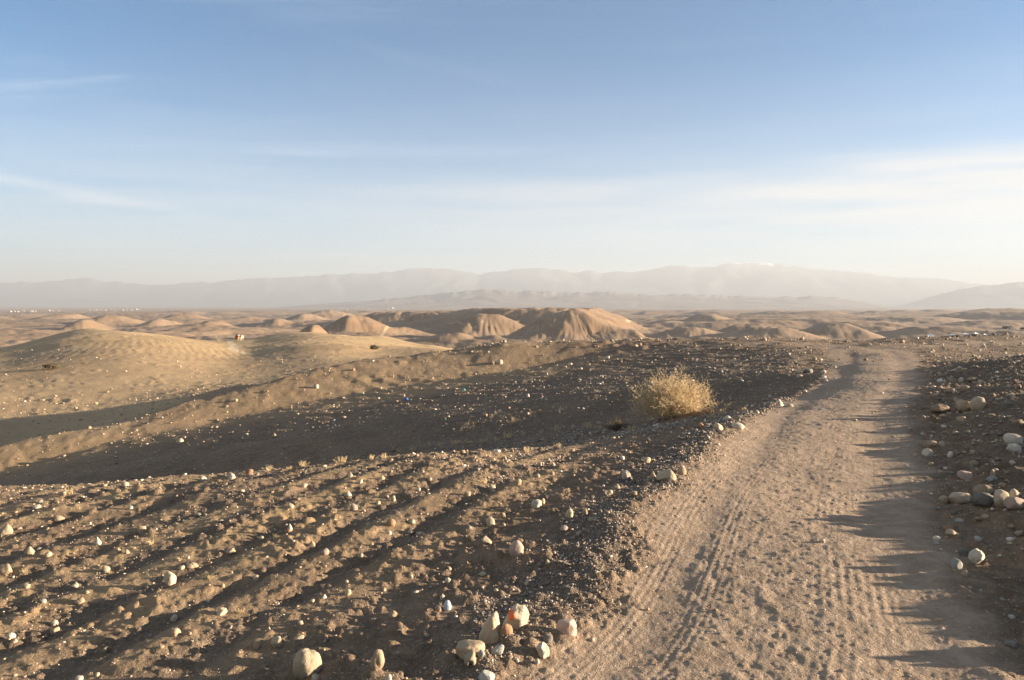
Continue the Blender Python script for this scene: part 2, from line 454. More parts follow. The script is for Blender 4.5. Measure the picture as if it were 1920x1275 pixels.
def surface(x, y, full=True):
    """height and the masks of the ground at x, y"""
    x = np.asarray(x, float)
    y = np.asarray(y, float)
    r = np.hypot(x, y)
    N = x.shape
    z = np.zeros(N)
    trk = np.zeros(N)
    sand = np.zeros(N)
    grav_shade = np.zeros(N)
    smooth = np.zeros(N)
    far_w = sstep(r, 235, 350)
    nm = r < 351
    fm = r > 234
    if fm.any():
        z[fm] = far_height(x[fm], y[fm]) * far_w[fm]
    if nm.any():
        X, Y, rr = x[nm], y[nm], r[nm]
        h = hollow(X, Y, near_macro(X, Y))
        # bank that the left stripe of shade lies on
        rx, ry = X - S1A[0], Y - S1A[1]
        al = rx * S1D[0] + ry * S1D[1]
        dl = -rx * S1D[1] + ry * S1D[0] + 0.5 * perlin(al / 3.0, al * 0 + 2.2, 9)
        ends = sstep(al, -14, -6) * (1 - sstep(al, S1L - 3, S1L + 5))
        h = h + ends * (0.14 * np.exp(-((dl + 1.0) / 1.8) ** 2) - 0.30 * sstep(dl, 0.0, 1.5) * (1 - sstep(dl, 4, 14)))
        # plain undulation
        h = h + 0.05 * fbm(X / 3.1, Y / 3.1, 3, 11) * sstep(rr, 2, 8)
        h = h + 0.5 * fbm(X / 31.0, Y / 31.0, 2, 12) * sstep(rr, 60, 130)
        nf = rr < 62
        t_ = np.zeros(X.shape); g_ = np.zeros(X.shape); s_ = np.zeros(X.shape); sm = np.zeros(X.shape); sd_ = np.zeros(X.shape)
        if nf.any():
            x2, y2, r2 = X[nf], Y[nf], rr[nf]
            c, arc = line_coords(x2, y2, TRACK_S)
            cb, _ = line_coords(x2, y2, BRANCH_S)
            wobl = 0.10 * fbm(x2 / 0.9, y2 / 0.9, 3, 21)
            wide = 1.04 - 0.09 * (1 - sstep(y2, 4.0, 7.0)) + 0.35 * sstep(y2, 19, 27) + 0.0 * sstep(arc, 52, 60)
            cc = np.abs(c + wobl * 1.2) - wide
            on = 1 - sstep(cc, -0.16, 0.16)
            onb = (1 - sstep(np.abs(cb + wobl * 2) - 1.2, -0.5, 0.5)) * 0.7
            fade_track = 1 - 0.8 * sstep(arc, 46, 58)
            on = np.maximum(on * fade_track, onb * sstep(x2, 11, 14))
            t_[nf] = on * (1 - 0.35 * sstep(y2, 20, 26))
            # ruts
            rut = np.exp(-((c + 0.66) / 0.2) ** 2) + np.exp(-((c - 0.62) / 0.24) ** 2)
            dh = -0.016 * rut * on
            # berm of gravel on the left edge, drop to the field
            bm = np.exp(-((c + 1.20 + wobl) / 0.17) ** 2) * (0.75 + 0.5 * perlin(arc / 0.7, arc * 0, 23))
            lf = (1 - sstep(y2, 14, 26))
            dh = dh + 0.042 * bm * lf - 0.045 * sstep(-c, 1.25, 2.3) * (1 - sstep(-c, 3, 9)) * lf
            gband_shade = np.exp(-((c + 1.36 + wobl * 1.5) / 0.30) ** 2) * (1 - sstep(y2, 12, 20))
            # bank on the right
            fr = 1 - sstep(y2, 17, 25)
            bw = np.clip(c - 1.16 - 0.24 * sstep(y2, 5.5, 10) - 0.22 * perlin(arc / 1.3, arc * 0 + 3.0, 24), 0, 5.5)
            dh = dh + fr * 0.158 * bw * sstep(bw, -0.2, 0.8) * sstep(y2, -12, -4)
            dh = dh + 0.085 * fr * sstep(c, 0.95, 1.6) * (fbm(x2 / 1.5, y2 / 0.26, 3, 25) + 0.03)
            # furrows of the front field, running along the track
            left = sstep(-c, 1.9, 3.0)
            ff = left * (1 - sstep(y2 + 0.12 * x2, 9.6, 11.2)) * (1 - sstep(-c, 13, 17))
            un = 0.922 * x2 - 0.388 * y2 - 0.010 * (y2 - 4) ** 2 + 0.075 * fbm(x2 / 1.6, y2 / 2.6, 2, 41)
            ph = un * (2 * math.pi / 0.57)
            fam = 0.0165 * (0.95 + 0.25 * perlin(un * 1.4, un * 0 + 7.7, 42)) * (0.9 + 0.6 * perlin(x2 / 1.9, y2 / 1.9, 43))
            fur = np.sin(ph) + 0.28 * np.sin(2 * ph + 0.9)
            dh = dh + ff * fam * fur
            # rows across the far part of the field
            ff2 = sstep(y2 - 0.25 * x2, 23, 28) * (1 - sstep(r2, 44, 52)) * sstep(-c, 1.2, 3.0) * (1 - sstep(-x2 - 0.9 * (44 - y2), 8, 14))
            un2 = 0.62 * x2 + 0.80 * y2 + 0.35 * fbm(x2 / 3.0, y2 / 3.0, 2, 51) + 0.012 * (x2 + 6) ** 2
            fur2 = np.sin(un2 * (2 * math.pi / 0.95)) + 0.4 * np.sin(un2 * 2 * math.pi / 0.5 + 1.0)
            dh = dh + ff2 * 0.022 * fur2 * sstep(x2, -12, -6) * (0.8 + 0.6 * perlin(x2 / 2.5, y2 / 2.5, 52))
            # loose lines on the terrace
            ff3 = sstep(-x2, 4, 8) * sstep(y2, 17, 22) * (1 - sstep(r2, 48, 60)) * (1 - ff2)
            un3 = 0.80 * x2 + 0.6 * y2
            dh = dh + ff3 * 0.006 * np.sin(un3 * 2 * math.pi / 0.8 + perlin(x2 / 2, y2 / 2, 53) * 2)
            # clods and crumbs, finer towards the camera
            strip = np.clip(0.4 + 0.8 * fur, 0, 1) * ff            # the sandy backs of the furrows
            rough = (1 - 0.86 * on) * (1 - 0.60 * strip * sstep(perlin(x2 / 1.2, y2 / 1.2, 48), -0.45, 0.1))
            rough = rough * (1.12 + 0.4 * perlin(x2 / 1.1, y2 / 1.1, 44))
            f1 = 1 - sstep(r2, 16, 34)
            f2 = 1 - sstep(r2, 7, 16)
            f0 = 1 - sstep(r2, 30, 60)
            dh = dh + rough * (f0 * 0.020 * fbm(x2 / 0.55, y2 / 0.55, 2, 45) + f1 * 0.010 * fbm(x2 / 0.16, y2 / 0.16, 2, 46))
            dh = dh + f0 * 0.20 * rough * worley(x2 / 0.34, y2 / 0.34, 60, 0.62) * 0.34 * sstep(perlin(x2 / .8, y2 / .8, 64), -0.5, 0.5)
            dh = dh + f1 * 0.45 * rough * worley(x2 / 0.12, y2 / 0.12, 61, 0.7) * 0.12
            dh = dh + f2 * rough * 0.55 * worley(x2 / 0.052, y2 / 0.052, 62, 0.75) * 0.052
            bk = fr * sstep(c, 0.9, 1.5)
            dh = dh + bk * f0 * (0.30 * worley(x2 / 0.16, y2 / 0.16, 79, 0.7) * 0.16 + 0.016 * fbm(x2 / 0.3, y2 / 0.25, 3, 80))
            # scuffed middle of the track: dents and crumbs
            mid = on * np.exp(-((c - 0.02) / 0.42) ** 2)
            dh = dh - mid * f1 * 0.004 * np.maximum(perlin(x2 / 0.10, y2 / 0.085, 66) - 0.12, 0) * 2 * (0.6 + perlin(x2 / 0.9, y2 / 1.3, 65))
            dh = dh + on * f1 * (1 - 0.75 * rut * sstep(perlin(arc / 1.6, c * 2, 75), -0.5, 0.1)) * (0.40 * worley(x2 / 0.050, y2 / 0.042, 67, 0.55) * 0.042 + 0.0035 * fbm(x2 / 0.11, y2 / 0.08, 2, 76)) + on * f1 * 0.0028 * fbm(c / 0.11, arc / 1.2, 3, 78) * sstep(perlin(x2 / .5, y2 / .7, 68), -0.1, 0.5)
            # tyre treads
            tl = np.exp(-((c + 0.83) / 0.14) ** 4) * f2 * on
            zig = np.sin((c + 0.012 * np.abs(((arc / 0.06) % 1.0) - 0.5)) * 2 * math.pi / 0.046) + 0.35 * np.sin(arc * 2 * math.pi / 0.055)
            dh = dh + tl * 0.0017 * zig * (0.5 + 0.5 * sstep(perlin(arc / 0.6, arc * 0 + 5, 69), -0.5, 0.3))
            tr = np.exp(-((c - 0.36) / 0.26) ** 4) * (1 - sstep(r2, 9, 14)) * on
            dh = dh + tr * (0.4 + 0.9 * perlin(x2 / 0.6, y2 / 0.8, 77)) * 0.0013 * np.sin(c * 2 * math.pi / 0.055 + 0.5 * perlin(arc, arc * 0, 70))
            tm = np.exp(-((c + 0.45) / 0.09) ** 4) * f2 * on
            dh = dh + tm * 0.0010 * np.sin(c * 2 * math.pi / 0.045)
            h[nf] = h[nf] + dh
            stm = sstep(fur + 0.5 * perlin(x2 / 0.5, y2 / 0.5, 49), -0.45, 0.45) * ff
            sd_[nf] = 0.80 * stm * np.clip(0.62 + 0.8 * perlin(un * 1.1, un * 0 + 1.0, 47) + 0.4 * perlin(x2, y2, 48), 0.1, 1.1)
            gband_shade = np.maximum(gband_shade, 0.75 * ff * (1 - stm) * sstep(perlin(x2 / 1.5, y2 / 1.5, 50), -0.4, 0.3))  # trough gravel, its dark tone also painting in the shade between furrows
            g_[nf] = np.maximum(gband_shade, 0.85 * sstep(c, 1.2, 2.2) * fr)  # right bank coloured darker to deepen its shade
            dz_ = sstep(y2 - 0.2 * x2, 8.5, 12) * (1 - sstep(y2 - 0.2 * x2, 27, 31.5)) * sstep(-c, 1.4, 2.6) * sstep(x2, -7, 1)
            g_[nf] = np.maximum(g_[nf], 0.8 * dz_ * np.clip(0.8 + 0.5 * perlin(x2 / 2, y2 / 2, 58), 0, 1))  # far field coloured darker to deepen the shade on it
            sm[nf] = on
        # ripples ploughed into the sandy slope
        if RIPPLE is not None:
            bx, by = (X - RIPPLE[0]) / 11.0, (Y - RIPPLE[1]) / 21.0
            pm = np.exp(-(bx * bx + by * by) ** 2)
            un = 0.9 * X + 0.43 * Y + 0.5 * perlin(X / 4, Y / 7, 81) + 0.012 * (Y - RIPPLE[1]) ** 2 * 0.3
            h = h + pm * 0.019 * np.sin(un * 2 * math.pi / 1.05) * (0.8 + 0.5 * perlin(X / 6, Y / 6, 86))
        # bigger clods on the open slope, kept as low relief
        mo = sstep(rr, 26, 40) * (1 - sstep(rr, 120, 220))
        h = h + mo * 0.055 * np.maximum(fbm(X / 1.1, Y / 1.1, 2, 82) - 0.1, 0)
        h = h + mo * 0.30 * worley(X / 1.0, Y / 1.0, 87, 0.55) * sstep(perlin(X / 5, Y / 5, 88), -0.3, 0.4)
        h = h + sstep(rr, 60, 120) * 0.10 * fbm(X / 7.0, Y / 7.0, 2, 83)
        s_ = np.maximum(sstep(rr + 10 * perlin(X / 20, Y / 20, 84), 62, 120), np.maximum(0.75 * sstep(-X + 0.25 * perlin(X / 4, Y / 4, 85), 9.0, 18.0) * sstep(Y, 20, 28), 0.38 * sstep(Y - 0.25 * X, 27, 31) * (1 - sstep(X, 0, 5)) * sstep(Y, 20, 28)))  # sand tone on the far rows also stands in for sunlight there
        s_ = np.maximum(s_, sd_)
        z[nm] += h * (1 - far_w[nm])
        trk[nm] = t_
        grav_shade[nm] = g_
        sand[nm] = s_ * (1 - far_w[nm])
    return z, trk, sand, grav_shade


def hit(px, py, near=2.0, far=400.0):
    """where the ray through a photo pixel meets the ground"""
    rx, _, rz = px_ray(px, py)
    t = np.exp(np.linspace(math.log(near), math.log(far), 1400))
    z = surface(rx * t, t)[0]
    below = np.nonzero(EYE + rz * t <= z)[0]
    if len(below) == 0:
        return None
    i = max(below[0], 1)
    a, b = t[i - 1], t[i]
    tt = np.linspace(a, b, 60)
    zz = surface(rx * tt, tt)[0]
    j = np.nonzero(EYE + rz * tt <= zz)[0]
    k = j[0] if len(j) else -1
    return rx * tt[k], tt[k], zz[k]


RIPPLE = hit(315, 654)

# ------------------------------------------------------------------ mesh helpers
def raw_mesh(name, verts, faces, smooth=True):
    """mesh from numpy arrays: verts (n,3); faces (m,3) or (m,4)"""
    me = bpy.data.meshes.new(name)
    verts = np.ascontiguousarray(verts, np.float32)
    faces = np.ascontiguousarray(faces, np.int32)
    k = faces.shape[1]
    me.vertices.add(len(verts))
    me.vertices.foreach_set('co', verts.ravel())
    me.loops.add(faces.size)
    me.loops.foreach_set('vertex_index', faces.ravel())
    me.polygons.add(len(faces))
    me.polygons.foreach_set('loop_start', np.arange(0, faces.size, k, dtype=np.int32))
    me.polygons.foreach_set('loop_total', np.full(len(faces), k, np.int32))
    me.update(calc_edges=True)
    if smooth:
        me.polygons.foreach_set('use_smooth', np.ones(len(faces), bool))
    return me


def set_colors(me, name, rgba):
    at = me.color_attributes.new(name, 'FLOAT_COLOR', 'POINT')
    at.data.foreach_set('color', np.ascontiguousarray(rgba, np.float32).ravel())


def link(name, data, mat=None, parent=None, label=None, cat=None, group=None, kind=None):
    o = bpy.data.objects.new(name, data)
    COL.objects.link(o)
    if mat is not None and data is not None and len(data.materials) == 0:
        data.materials.append(mat)
    if parent is not None:
        o.parent = parent
    tag(o, label, cat, group, kind)
    return o


def tag(o, label=None, cat=None, group=None, kind=None):
    for k, v in (('label', label), ('category', cat), ('group', group), ('kind', kind)):
        if v:
            o[k] = v
    return o


# ------------------------------------------------------------------ materials
def principled(name, rough=0.9):
    m = bpy.data.materials.new(name)
    m.use_nodes = True
    T = NT(m.node_tree)
    b = T.n['Principled BSDF']
    b.inputs['Roughness'].default_value = rough
    b.inputs['Specular IOR Level'].default_value = 0.15
    return m, T, b


def bump(T, b, height, strength, dist):
    nd = T.node('ShaderNodeBump')
    nd.inputs['Strength'].default_value = strength
    nd.inputs['Distance'].default_value = dist
    T.l.new(height, nd.inputs['Height'])
    T.l.new(nd.outputs[0], b.inputs['Normal'])


def make_ground_mat():
    m, T, b = principled('earth', 0.95)
    geo = T.node('ShaderNodeNewGeometry')
    pos = geo.outputs['Position']
    at = T.node('ShaderNodeVertexColor', layer_name='zones')
    sp = T.node('ShaderNodeSeparateColor')
    T.l.new(at.outputs['Color'], sp.inputs[0])
    track, sandy, grav_shade = sp.outputs[0], sp.outputs[1], sp.outputs[2]
    n1 = T.noise(pos, 0.9, 5.0, 0.6)
    n2 = T.noise(pos, 7.0, 5.0, 0.65)
    n3 = T.noise(pos, 42.0, 4.0, 0.7)
    n4 = T.noise(pos, 0.06, 4.0, 0.6)
    soil = T.mix(T.ramp(n1, 0.3, 0.7), (0.116, 0.075, 0.045), (0.188, 0.123, 0.074))
    soil = T.mix(T.ramp(n2, 0.42, 0.78), soil, (0.26, 0.168, 0.098))
    soil = T.mix(T.ramp(n3, 0.56, 0.66, 0, 0.6), soil, (0.38, 0.265, 0.165))
    trk = T.mix(T.ramp(n2, 0.35, 0.7), (0.265, 0.178, 0.112), (0.355, 0.248, 0.163))
    trk = T.mix(T.ramp(n3, 0.5, 0.72, 0, 0.5), trk, (0.43, 0.315, 0.215))
    gr = T.mix(T.ramp(n3, 0.35, 0.65), (0.090, 0.064, 0.044), (0.165, 0.119, 0.082))  # gravel tone, also the painted shade of troughs, far field and right bank
    snd = T.mix(T.ramp(n4, 0.35, 0.65), (0.345, 0.222, 0.112), (0.42, 0.280, 0.144))
    snd = T.mix(T.ramp(n1, 0.5, 0.75, 0, 0.5), snd, (0.31, 0.195, 0.10))
    snd = T.mix(T.ramp(sandy, 1.0, 1.55), snd, (0.52, 0.385, 0.235))
    c = T.mix(sandy, soil, snd)
    c = T.mix(T.math('MULTIPLY', grav_shade, 0.7), c, gr)
    c = T.mix(track, c, trk)
    # far hills: redder and darker on steep faces, pale paths
    far = at.outputs['Alpha']
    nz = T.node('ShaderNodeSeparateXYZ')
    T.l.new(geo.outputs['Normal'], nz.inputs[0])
    f1 = T.noise(pos, 0.012, 5.0, 0.6)
    f2 = T.noise(pos, 0.09, 5.0, 0.62)
    hill = T.mix(T.ramp(f1, 0.35, 0.65), (0.222, 0.141, 0.082), (0.300, 0.195, 0.117))
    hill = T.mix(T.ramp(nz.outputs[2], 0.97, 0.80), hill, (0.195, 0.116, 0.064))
    hill = T.mix(T.ramp(f2, 0.5, 0.75, 0, 0.6), hill, (0.270, 0.174, 0.101))
    c = T.mix(far, c, hill)
    T.l.new(c, b.inputs['Base Color'])
    bump(T, b, T.math('ADD', n3, T.math('MULTIPLY', n2, 0.8)), 0.8, 0.02)
    return m


def make_far_mat(name, a, bcol, snow=None):
    m, T, b = principled(name, 0.95)
    geo = T.node('ShaderNodeNewGeometry')
    pos = geo.outputs['Position']
    n = T.noise(pos, 0.0022, 6.0, 0.6)
    c = T.mix(T.ramp(n, 0.35, 0.65), a, bcol)
    if snow:
        sp = T.node('ShaderNodeSeparateXYZ')
        T.l.new(pos, sp.inputs[0])
        n2 = T.noise(pos, 0.0035, 6.0, 0.7)
        hh = T.math('ADD', sp.outputs[2], T.math('MULTIPLY', T.math('SUBTRACT', n2, 0.5), 520.0))
        c = T.mix(T.ramp(hh, snow, snow + 90.0), c, (0.62, 0.63, 0.65))
    T.l.new(c, b.inputs['Base Color'])
    return m


def make_stone_mat(name, base, var, dust=(0.40, 0.29, 0.19), stain=None, pits=0.0):
    m, T, b = principled(name, 0.85)
    tcn = T.node('ShaderNodeTexCoord')
    p = tcn.outputs['Object']
    oi = T.node('ShaderNodeObjectInfo')
    n1 = T.noise(p, 7.0, 5.0, 0.6)
    n2 = T.noise(p, 34.0, 4.0, 0.7)
    c = T.mix(T.ramp(n1, 0.3, 0.7), base, var)
    c = T.mix(T.ramp(n2, 0.55, 0.75, 0, 0.45), c, (base[0] * .55, base[1] * .5, base[2] * .45))
    c = T.mix(T.ramp(n1, 0.62, 0.78, 0, 0.6), c, dust)
    hsv = T.node('ShaderNodeHueSaturation')
    T.l.new(c, hsv.inputs['Color'])
    T.l.new(T.ramp(oi.outputs['Random'], 0, 1, 0.72, 1.12, False), hsv.inputs['Value'])
    c = hsv.outputs[0]
    if stain:
        sp = T.node('ShaderNodeSeparateXYZ')
        T.l.new(p, sp.inputs[0])
        # a dab of orange paint low on one side
        dx_ = T.math('ADD', sp.outputs[0], stain[0])
        dz_ = T.math('ADD', sp.outputs[2], stain[1])
        dd = T.math('SQRT', T.math('ADD', T.math('MULTIPLY', dx_, dx_), T.math('MULTIPLY', dz_, dz_)))
        dd = T.math('ADD', dd, T.math('MULTIPLY', T.math('SUBTRACT', n1, 0.5), 0.03))
        c = T.mix(T.ramp(dd, stain[2], stain[2] * 0.55), c, (0.62, 0.13, 0.04))
    T.l.new(c, b.inputs['Base Color'])
    hgt = T.math('ADD', n1, T.math('MULTIPLY', n2, 0.45))
    if pits:
        v = T.node('ShaderNodeTexVoronoi')
        T.l.new(p, v.inputs['Vector'])
        v.inputs['Scale'].default_value = 26.0
        hgt = T.math('ADD', hgt, T.math('MULTIPLY', v.outputs['Distance'], pits))
    bump(T, b, hgt, 0.9, 0.018)
    return m


def plain_mat(name, a, bcol, scale, rough=0.9):
    m, T, b = principled(name, rough)
    tcn = T.node('ShaderNodeTexCoord')
    n = T.noise(tcn.outputs['Object'], scale, 4.0, 0.6)
    T.l.new(T.mix(T.ramp(n, 0.3, 0.7), a, bcol), b.inputs['Base Color'])
    return m


EARTH = make_ground_mat()
MT_RIDGE = make_far_mat('ridge_rock', (0.16, 0.112, 0.08), (0.25, 0.178, 0.125))
MT_RANGE = make_far_mat('mountain_rock', (0.10, 0.095, 0.09), (0.125, 0.118, 0.11), snow=800.0)
ST = {
    'cream': make_stone_mat('cream_limestone', (0.370, 0.275, 0.172), (0.450, 0.345, 0.228)),
    'white': make_stone_mat('white_quartz', (0.440, 0.350, 0.250), (0.520, 0.430, 0.320)),
    'tan': make_stone_mat('tan_sandstone', (0.304, 0.208, 0.124), (0.376, 0.268, 0.168)),
    'pink': make_stone_mat('pink_sandstone', (0.344, 0.232, 0.168), (0.400, 0.288, 0.208)),
    'grey': make_stone_mat('grey_stone', (0.272, 0.248, 0.200), (0.352, 0.320, 0.264)),
    'dark': make_stone_mat('dark_stone', (0.152, 0.128, 0.104), (0.216, 0.184, 0.144)),
    'rust': make_stone_mat('rusty_stone', (0.288, 0.152, 0.080), (0.360, 0.208, 0.120)),
    'pitted': make_stone_mat('pitted_limestone', (0.400, 0.320, 0.224), (0.480, 0.400, 0.296), pits=1.2),
    'stained': make_stone_mat('stained_limestone', (0.416, 0.320, 0.208), (0.488, 0.392, 0.272), stain=(0.028, -0.128, 0.026)),
    'blue': make_stone_mat('bluish_stone', (0.440, 0.448, 0.448), (0.544, 0.544, 0.536)),
}

# ------------------------------------------------------------------ the ground: one polar sheet, finer towards the eye
AZ = np.radians(np.concatenate([np.linspace(-47.0, -36.8, 34)[:-1], np.linspace(-36.8, 36.8, 784), np.linspace(36.8, 47.0, 34)[1:]]))
rad = [2.0]
while rad[-1] < 9000:
    q = rad[-1]
    st = 0.0049 if q < 45 else (0.0085 if q < 330 else (0.0078 if q < 1500 else 0.020))
    if q < 2.8:
        st = 0.012
    rad.append(q * (1 + st))
while rad[-1] < 22000:
    rad.append(rad[-1] * 1.12)
RAD = np.array(rad)
RR, AA = np.meshgrid(RAD, AZ, indexing='ij')
GX, GY = (RR * np.sin(AA)).ravel(), (RR * np.cos(AA)).ravel()
GZ, M_T, M_S, M_G = surface(GX, GY)
nr, na = RR.shape
idx = np.arange(nr * na).reshape(nr, na)
quads = np.stack([idx[:-1, :-1], idx[:-1, 1:], idx[1:, 1:], idx[1:, :-1]], -1).reshape(-1, 4)
quads = quads[:, ::-1]
# pale paths worn into the open country
PATHS = []
for pts, w in ((((240, 613), (330, 619), (405, 629), (432, 640), (430, 652), (448, 660), (480, 663)), 1.1), (((640, 628), (720, 622), (800, 617), (880, 611), (905, 603)), 1.8),
               (((1175, 603), (1225, 600), (1290, 597)), 3.5)):
    P3 = [hit(a, b_, 60, 2500) for a, b_ in pts]
    P3 = [p for p in P3 if p is not None]
    if len(P3) > 1:
        PATHS.append((np.array([(p[0], p[1]) for p in P3]), w))
M_F = sstep(np.hypot(GX, GY), 235, 350)
path_m = np.zeros(GX.shape)
for pts, w in PATHS:
    lo, hi = pts.min(0) - 20, pts.max(0) + 20
    sel = (GX > lo[0]) & (GX < hi[0]) & (GY > lo[1]) & (GY < hi[1])
    if sel.any() and len(pts) > 2:
        sd, _ = line_coords(GX[sel], GY[sel], spline(pts, 6))
        path_m[sel] = np.maximum(path_m[sel], 1 - sstep(np.abs(sd), w * .5, w))
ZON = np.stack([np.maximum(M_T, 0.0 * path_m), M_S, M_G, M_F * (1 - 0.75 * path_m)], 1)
ZON[:, 1] = np.maximum(ZON[:, 1], 1.35 * path_m)
GV = np.stack([GX, GY, GZ], 1)


def submesh(name, qsel):
    used, inv = np.unique(quads[qsel], return_inverse=True)
    me = raw_mesh(name, GV[used], inv.reshape(-1, 4))
    set_colors(me, 'zones', ZON[used])
    return me


rq = RR.ravel()[quads[:, 0]]
tq = M_T[quads].mean(1) > 0.5
near_q = rq < 235
near_track = near_q & tq
link('dirt_track', submesh('dirt_track', near_track), EARTH, label='pale rutted dirt track curving away between dark stony fields', kind='structure')
link('hills', submesh('hills', ~near_q), EARTH, label='eroded brown desert hills and plain beyond the field', kind='structure')

# the rest of the circle, coarse, behind and beside the frame
AZ2 = np.radians(np.concatenate([np.linspace(45.5, 314.5, 230)]))
RAD2 = np.concatenate([[0.02], np.exp(np.linspace(math.log(0.5), math.log(22000), 200))])
R2, A2 = np.meshgrid(RAD2, AZ2, indexing='ij')
X2, Y2 = (R2 * np.sin(A2)).ravel(), (R2 * np.cos(A2)).ravel()
Z2, T2, S2, G2 = surface(X2, Y2)
Z2 = Z2 - 0.05 - 0.004 * np.minimum(np.hypot(X2, Y2), 500)
n2, a2 = R2.shape
id2 = np.arange(n2 * a2).reshape(n2, a2)
q2 = np.stack([id2[:-1, :-1], id2[1:, :-1], id2[1:, 1:], id2[:-1, 1:]], -1).reshape(-1, 4)
q2 = q2[:, ::-1]
# small wedge under the camera
RAD3 = np.concatenate([[0.02], np.linspace(0.4, 2.0, 9)])
AZ3 = np.radians(np.linspace(-47, 47, 28))
R3, A3 = np.meshgrid(RAD3, AZ3, indexing='ij')
X3, Y3 = (R3 * np.sin(A3)).ravel(), (R3 * np.cos(A3)).ravel()
Z3, T3, S3, G3 = surface(X3, Y3)
id3 = np.arange(R3.size).reshape(R3.shape)
q3 = np.stack([id3[:-1, :-1], id3[1:, :-1], id3[1:, 1:], id3[:-1, 1:]], -1).reshape(-1, 4)[:, ::-1]
gsel = near_q & ~tq
used, inv = np.unique(quads[gsel], return_inverse=True)
o1, o2 = len(used), len(used) + len(X2)
gv = np.concatenate([GV[used], np.stack([X2, Y2, Z2], 1), np.stack([X3, Y3, Z3], 1)])
gq = np.concatenate([inv.reshape(-1, 4), q2[:, ::-1] + o1, q3[:, ::-1] + o2])
gz = np.concatenate([ZON[used], np.stack([T2, S2, G2, sstep(np.hypot(X2, Y2), 235, 350)], 1), np.stack([T3, S3, G3, T3 * 0], 1)])
gme = raw_mesh('ground', gv, gq)
set_colors(gme, 'zones', gz)
link('ground', gme, EARTH, label='stony brown ploughed ground with furrows, a hollow and a sandy slope', kind='structure')
print('ground quads', len(quads) + len(q2) + len(q3))


# ------------------------------------------------------------------ ridge and mountains
def range_mesh(name, prof, d, depth, foot, mat, label, jag, seed, cols=700, rows=70):
    P = np.array(prof, float)
    pxs = np.linspace(P[0, 0], P[-1, 0], cols)
    top = np.interp(pxs, P[:, 0], P[:, 1])
    k = np.ones(5) / 5
    top = np.convolve(np.pad(top, 2, mode='edge'), k, 'valid')
    jagged = 2.6 * fbm(pxs / 26.0, pxs * 0 + seed, 4, seed) * (top < 562) * d / FPX
    az = np.arctan((pxs - 960) / FPX)
    dist = d / np.cos(az) * 1.0
    zt = EYE + (571.0 - top) / FPX * d
    s = np.linspace(-1, 1.0, rows)                      # -1 foot towards the eye, 0 crest, 1 far foot
    S, A_ = np.meshgrid(s, az, indexing='ij')
    D = np.broadcast_to(dist, S.shape) + S * depth
    X, Y = D * np.sin(A_), D * np.cos(A_)
    env = (1 - np.abs(S)) ** 1.15
    k2 = 61
    broad = np.convolve(np.pad(zt, k2 // 2, mode='edge'), np.ones(k2) / k2, 'valid')      # the body is smoother than its skyline
    near_top = np.exp(-(S / 0.22) ** 2)
    hgt = broad - foot + (zt - broad + jagged) * near_top
    wx, wy = X + 0.16 * depth * fbm(X / (.5 * depth), Y / (.5 * depth), 2, 5), Y + 0.16 * depth * fbm(X / (.5 * depth), Y / (.5 * depth), 2, 6)
    spur = ridged(wx / (.36 * depth), wy / (.60 * depth), 5, seed, 0.5) - 0.1
    swell = fbm(wx / (.8 * depth), wy / (.9 * depth), 3, seed + 9)
    Z = foot + hgt * env * (1 + (jag * spur + 0.25 * swell) * np.minimum(1, np.abs(S) * 2.2 + .10))
    v = np.stack([X, Y, Z], -1).reshape(-1, 3)
    i = np.arange(rows * cols).reshape(rows, cols)
    f = np.stack([i[:-1, :-1], i[:-1, 1:], i[1:, 1:], i[1:, :-1]], -1).reshape(-1, 4)[:, ::-1]
    me = raw_mesh(name, v, f[:, ::-1])
    return link(name, me, mat, label=label, kind='structure')


range_mesh('ridge', [(330, 582), (480, 579), (560, 573), (620, 569), (700, 563), (780, 555), (850, 548), (920, 541), (955, 546), (1000, 545), (1060, 549), (1120, 546), (1200, 552),
                     (1300, 553), (1390, 555), (1450, 556), (1560, 556), (1620, 566), (1680, 576), (1760, 583)], 8600, 2000, -36, MT_RIDGE,
           'long low ridge of pale eroded hills beyond the plain', 0.34, 900)
range_mesh('mountains', [(-260, 535), (0, 531), (90, 528), (165, 521), (220, 529), (300, 534), (400, 529), (470, 522), (560, 519), (640, 514), (720, 511), (785, 503), (850, 506), (900, 513),
                         (960, 506), (1010, 500), (1060, 507), (1150, 510), (1210, 507), (1265, 496), (1320, 503), (1380, 494), (1430, 494), (1480, 498), (1530, 506), (1600, 511),
                         (1700, 522), (1760, 523), (1830, 533), (1920, 538), (2200, 545)], 15500, 2600, -36, MT_RANGE,
           'faint snow-flecked mountain range fading into the haze', 0.17, 950)
range_mesh('mountain_spur', [(1640, 584), (1700, 570), (1745, 556), (1800, 541), (1860, 534), (1920, 528), (2050, 522), (2250, 530)], 10500, 1500, -36, MT_RANGE,
           'hazy blue mountain spur at the right edge', 0.25, 970, 300)

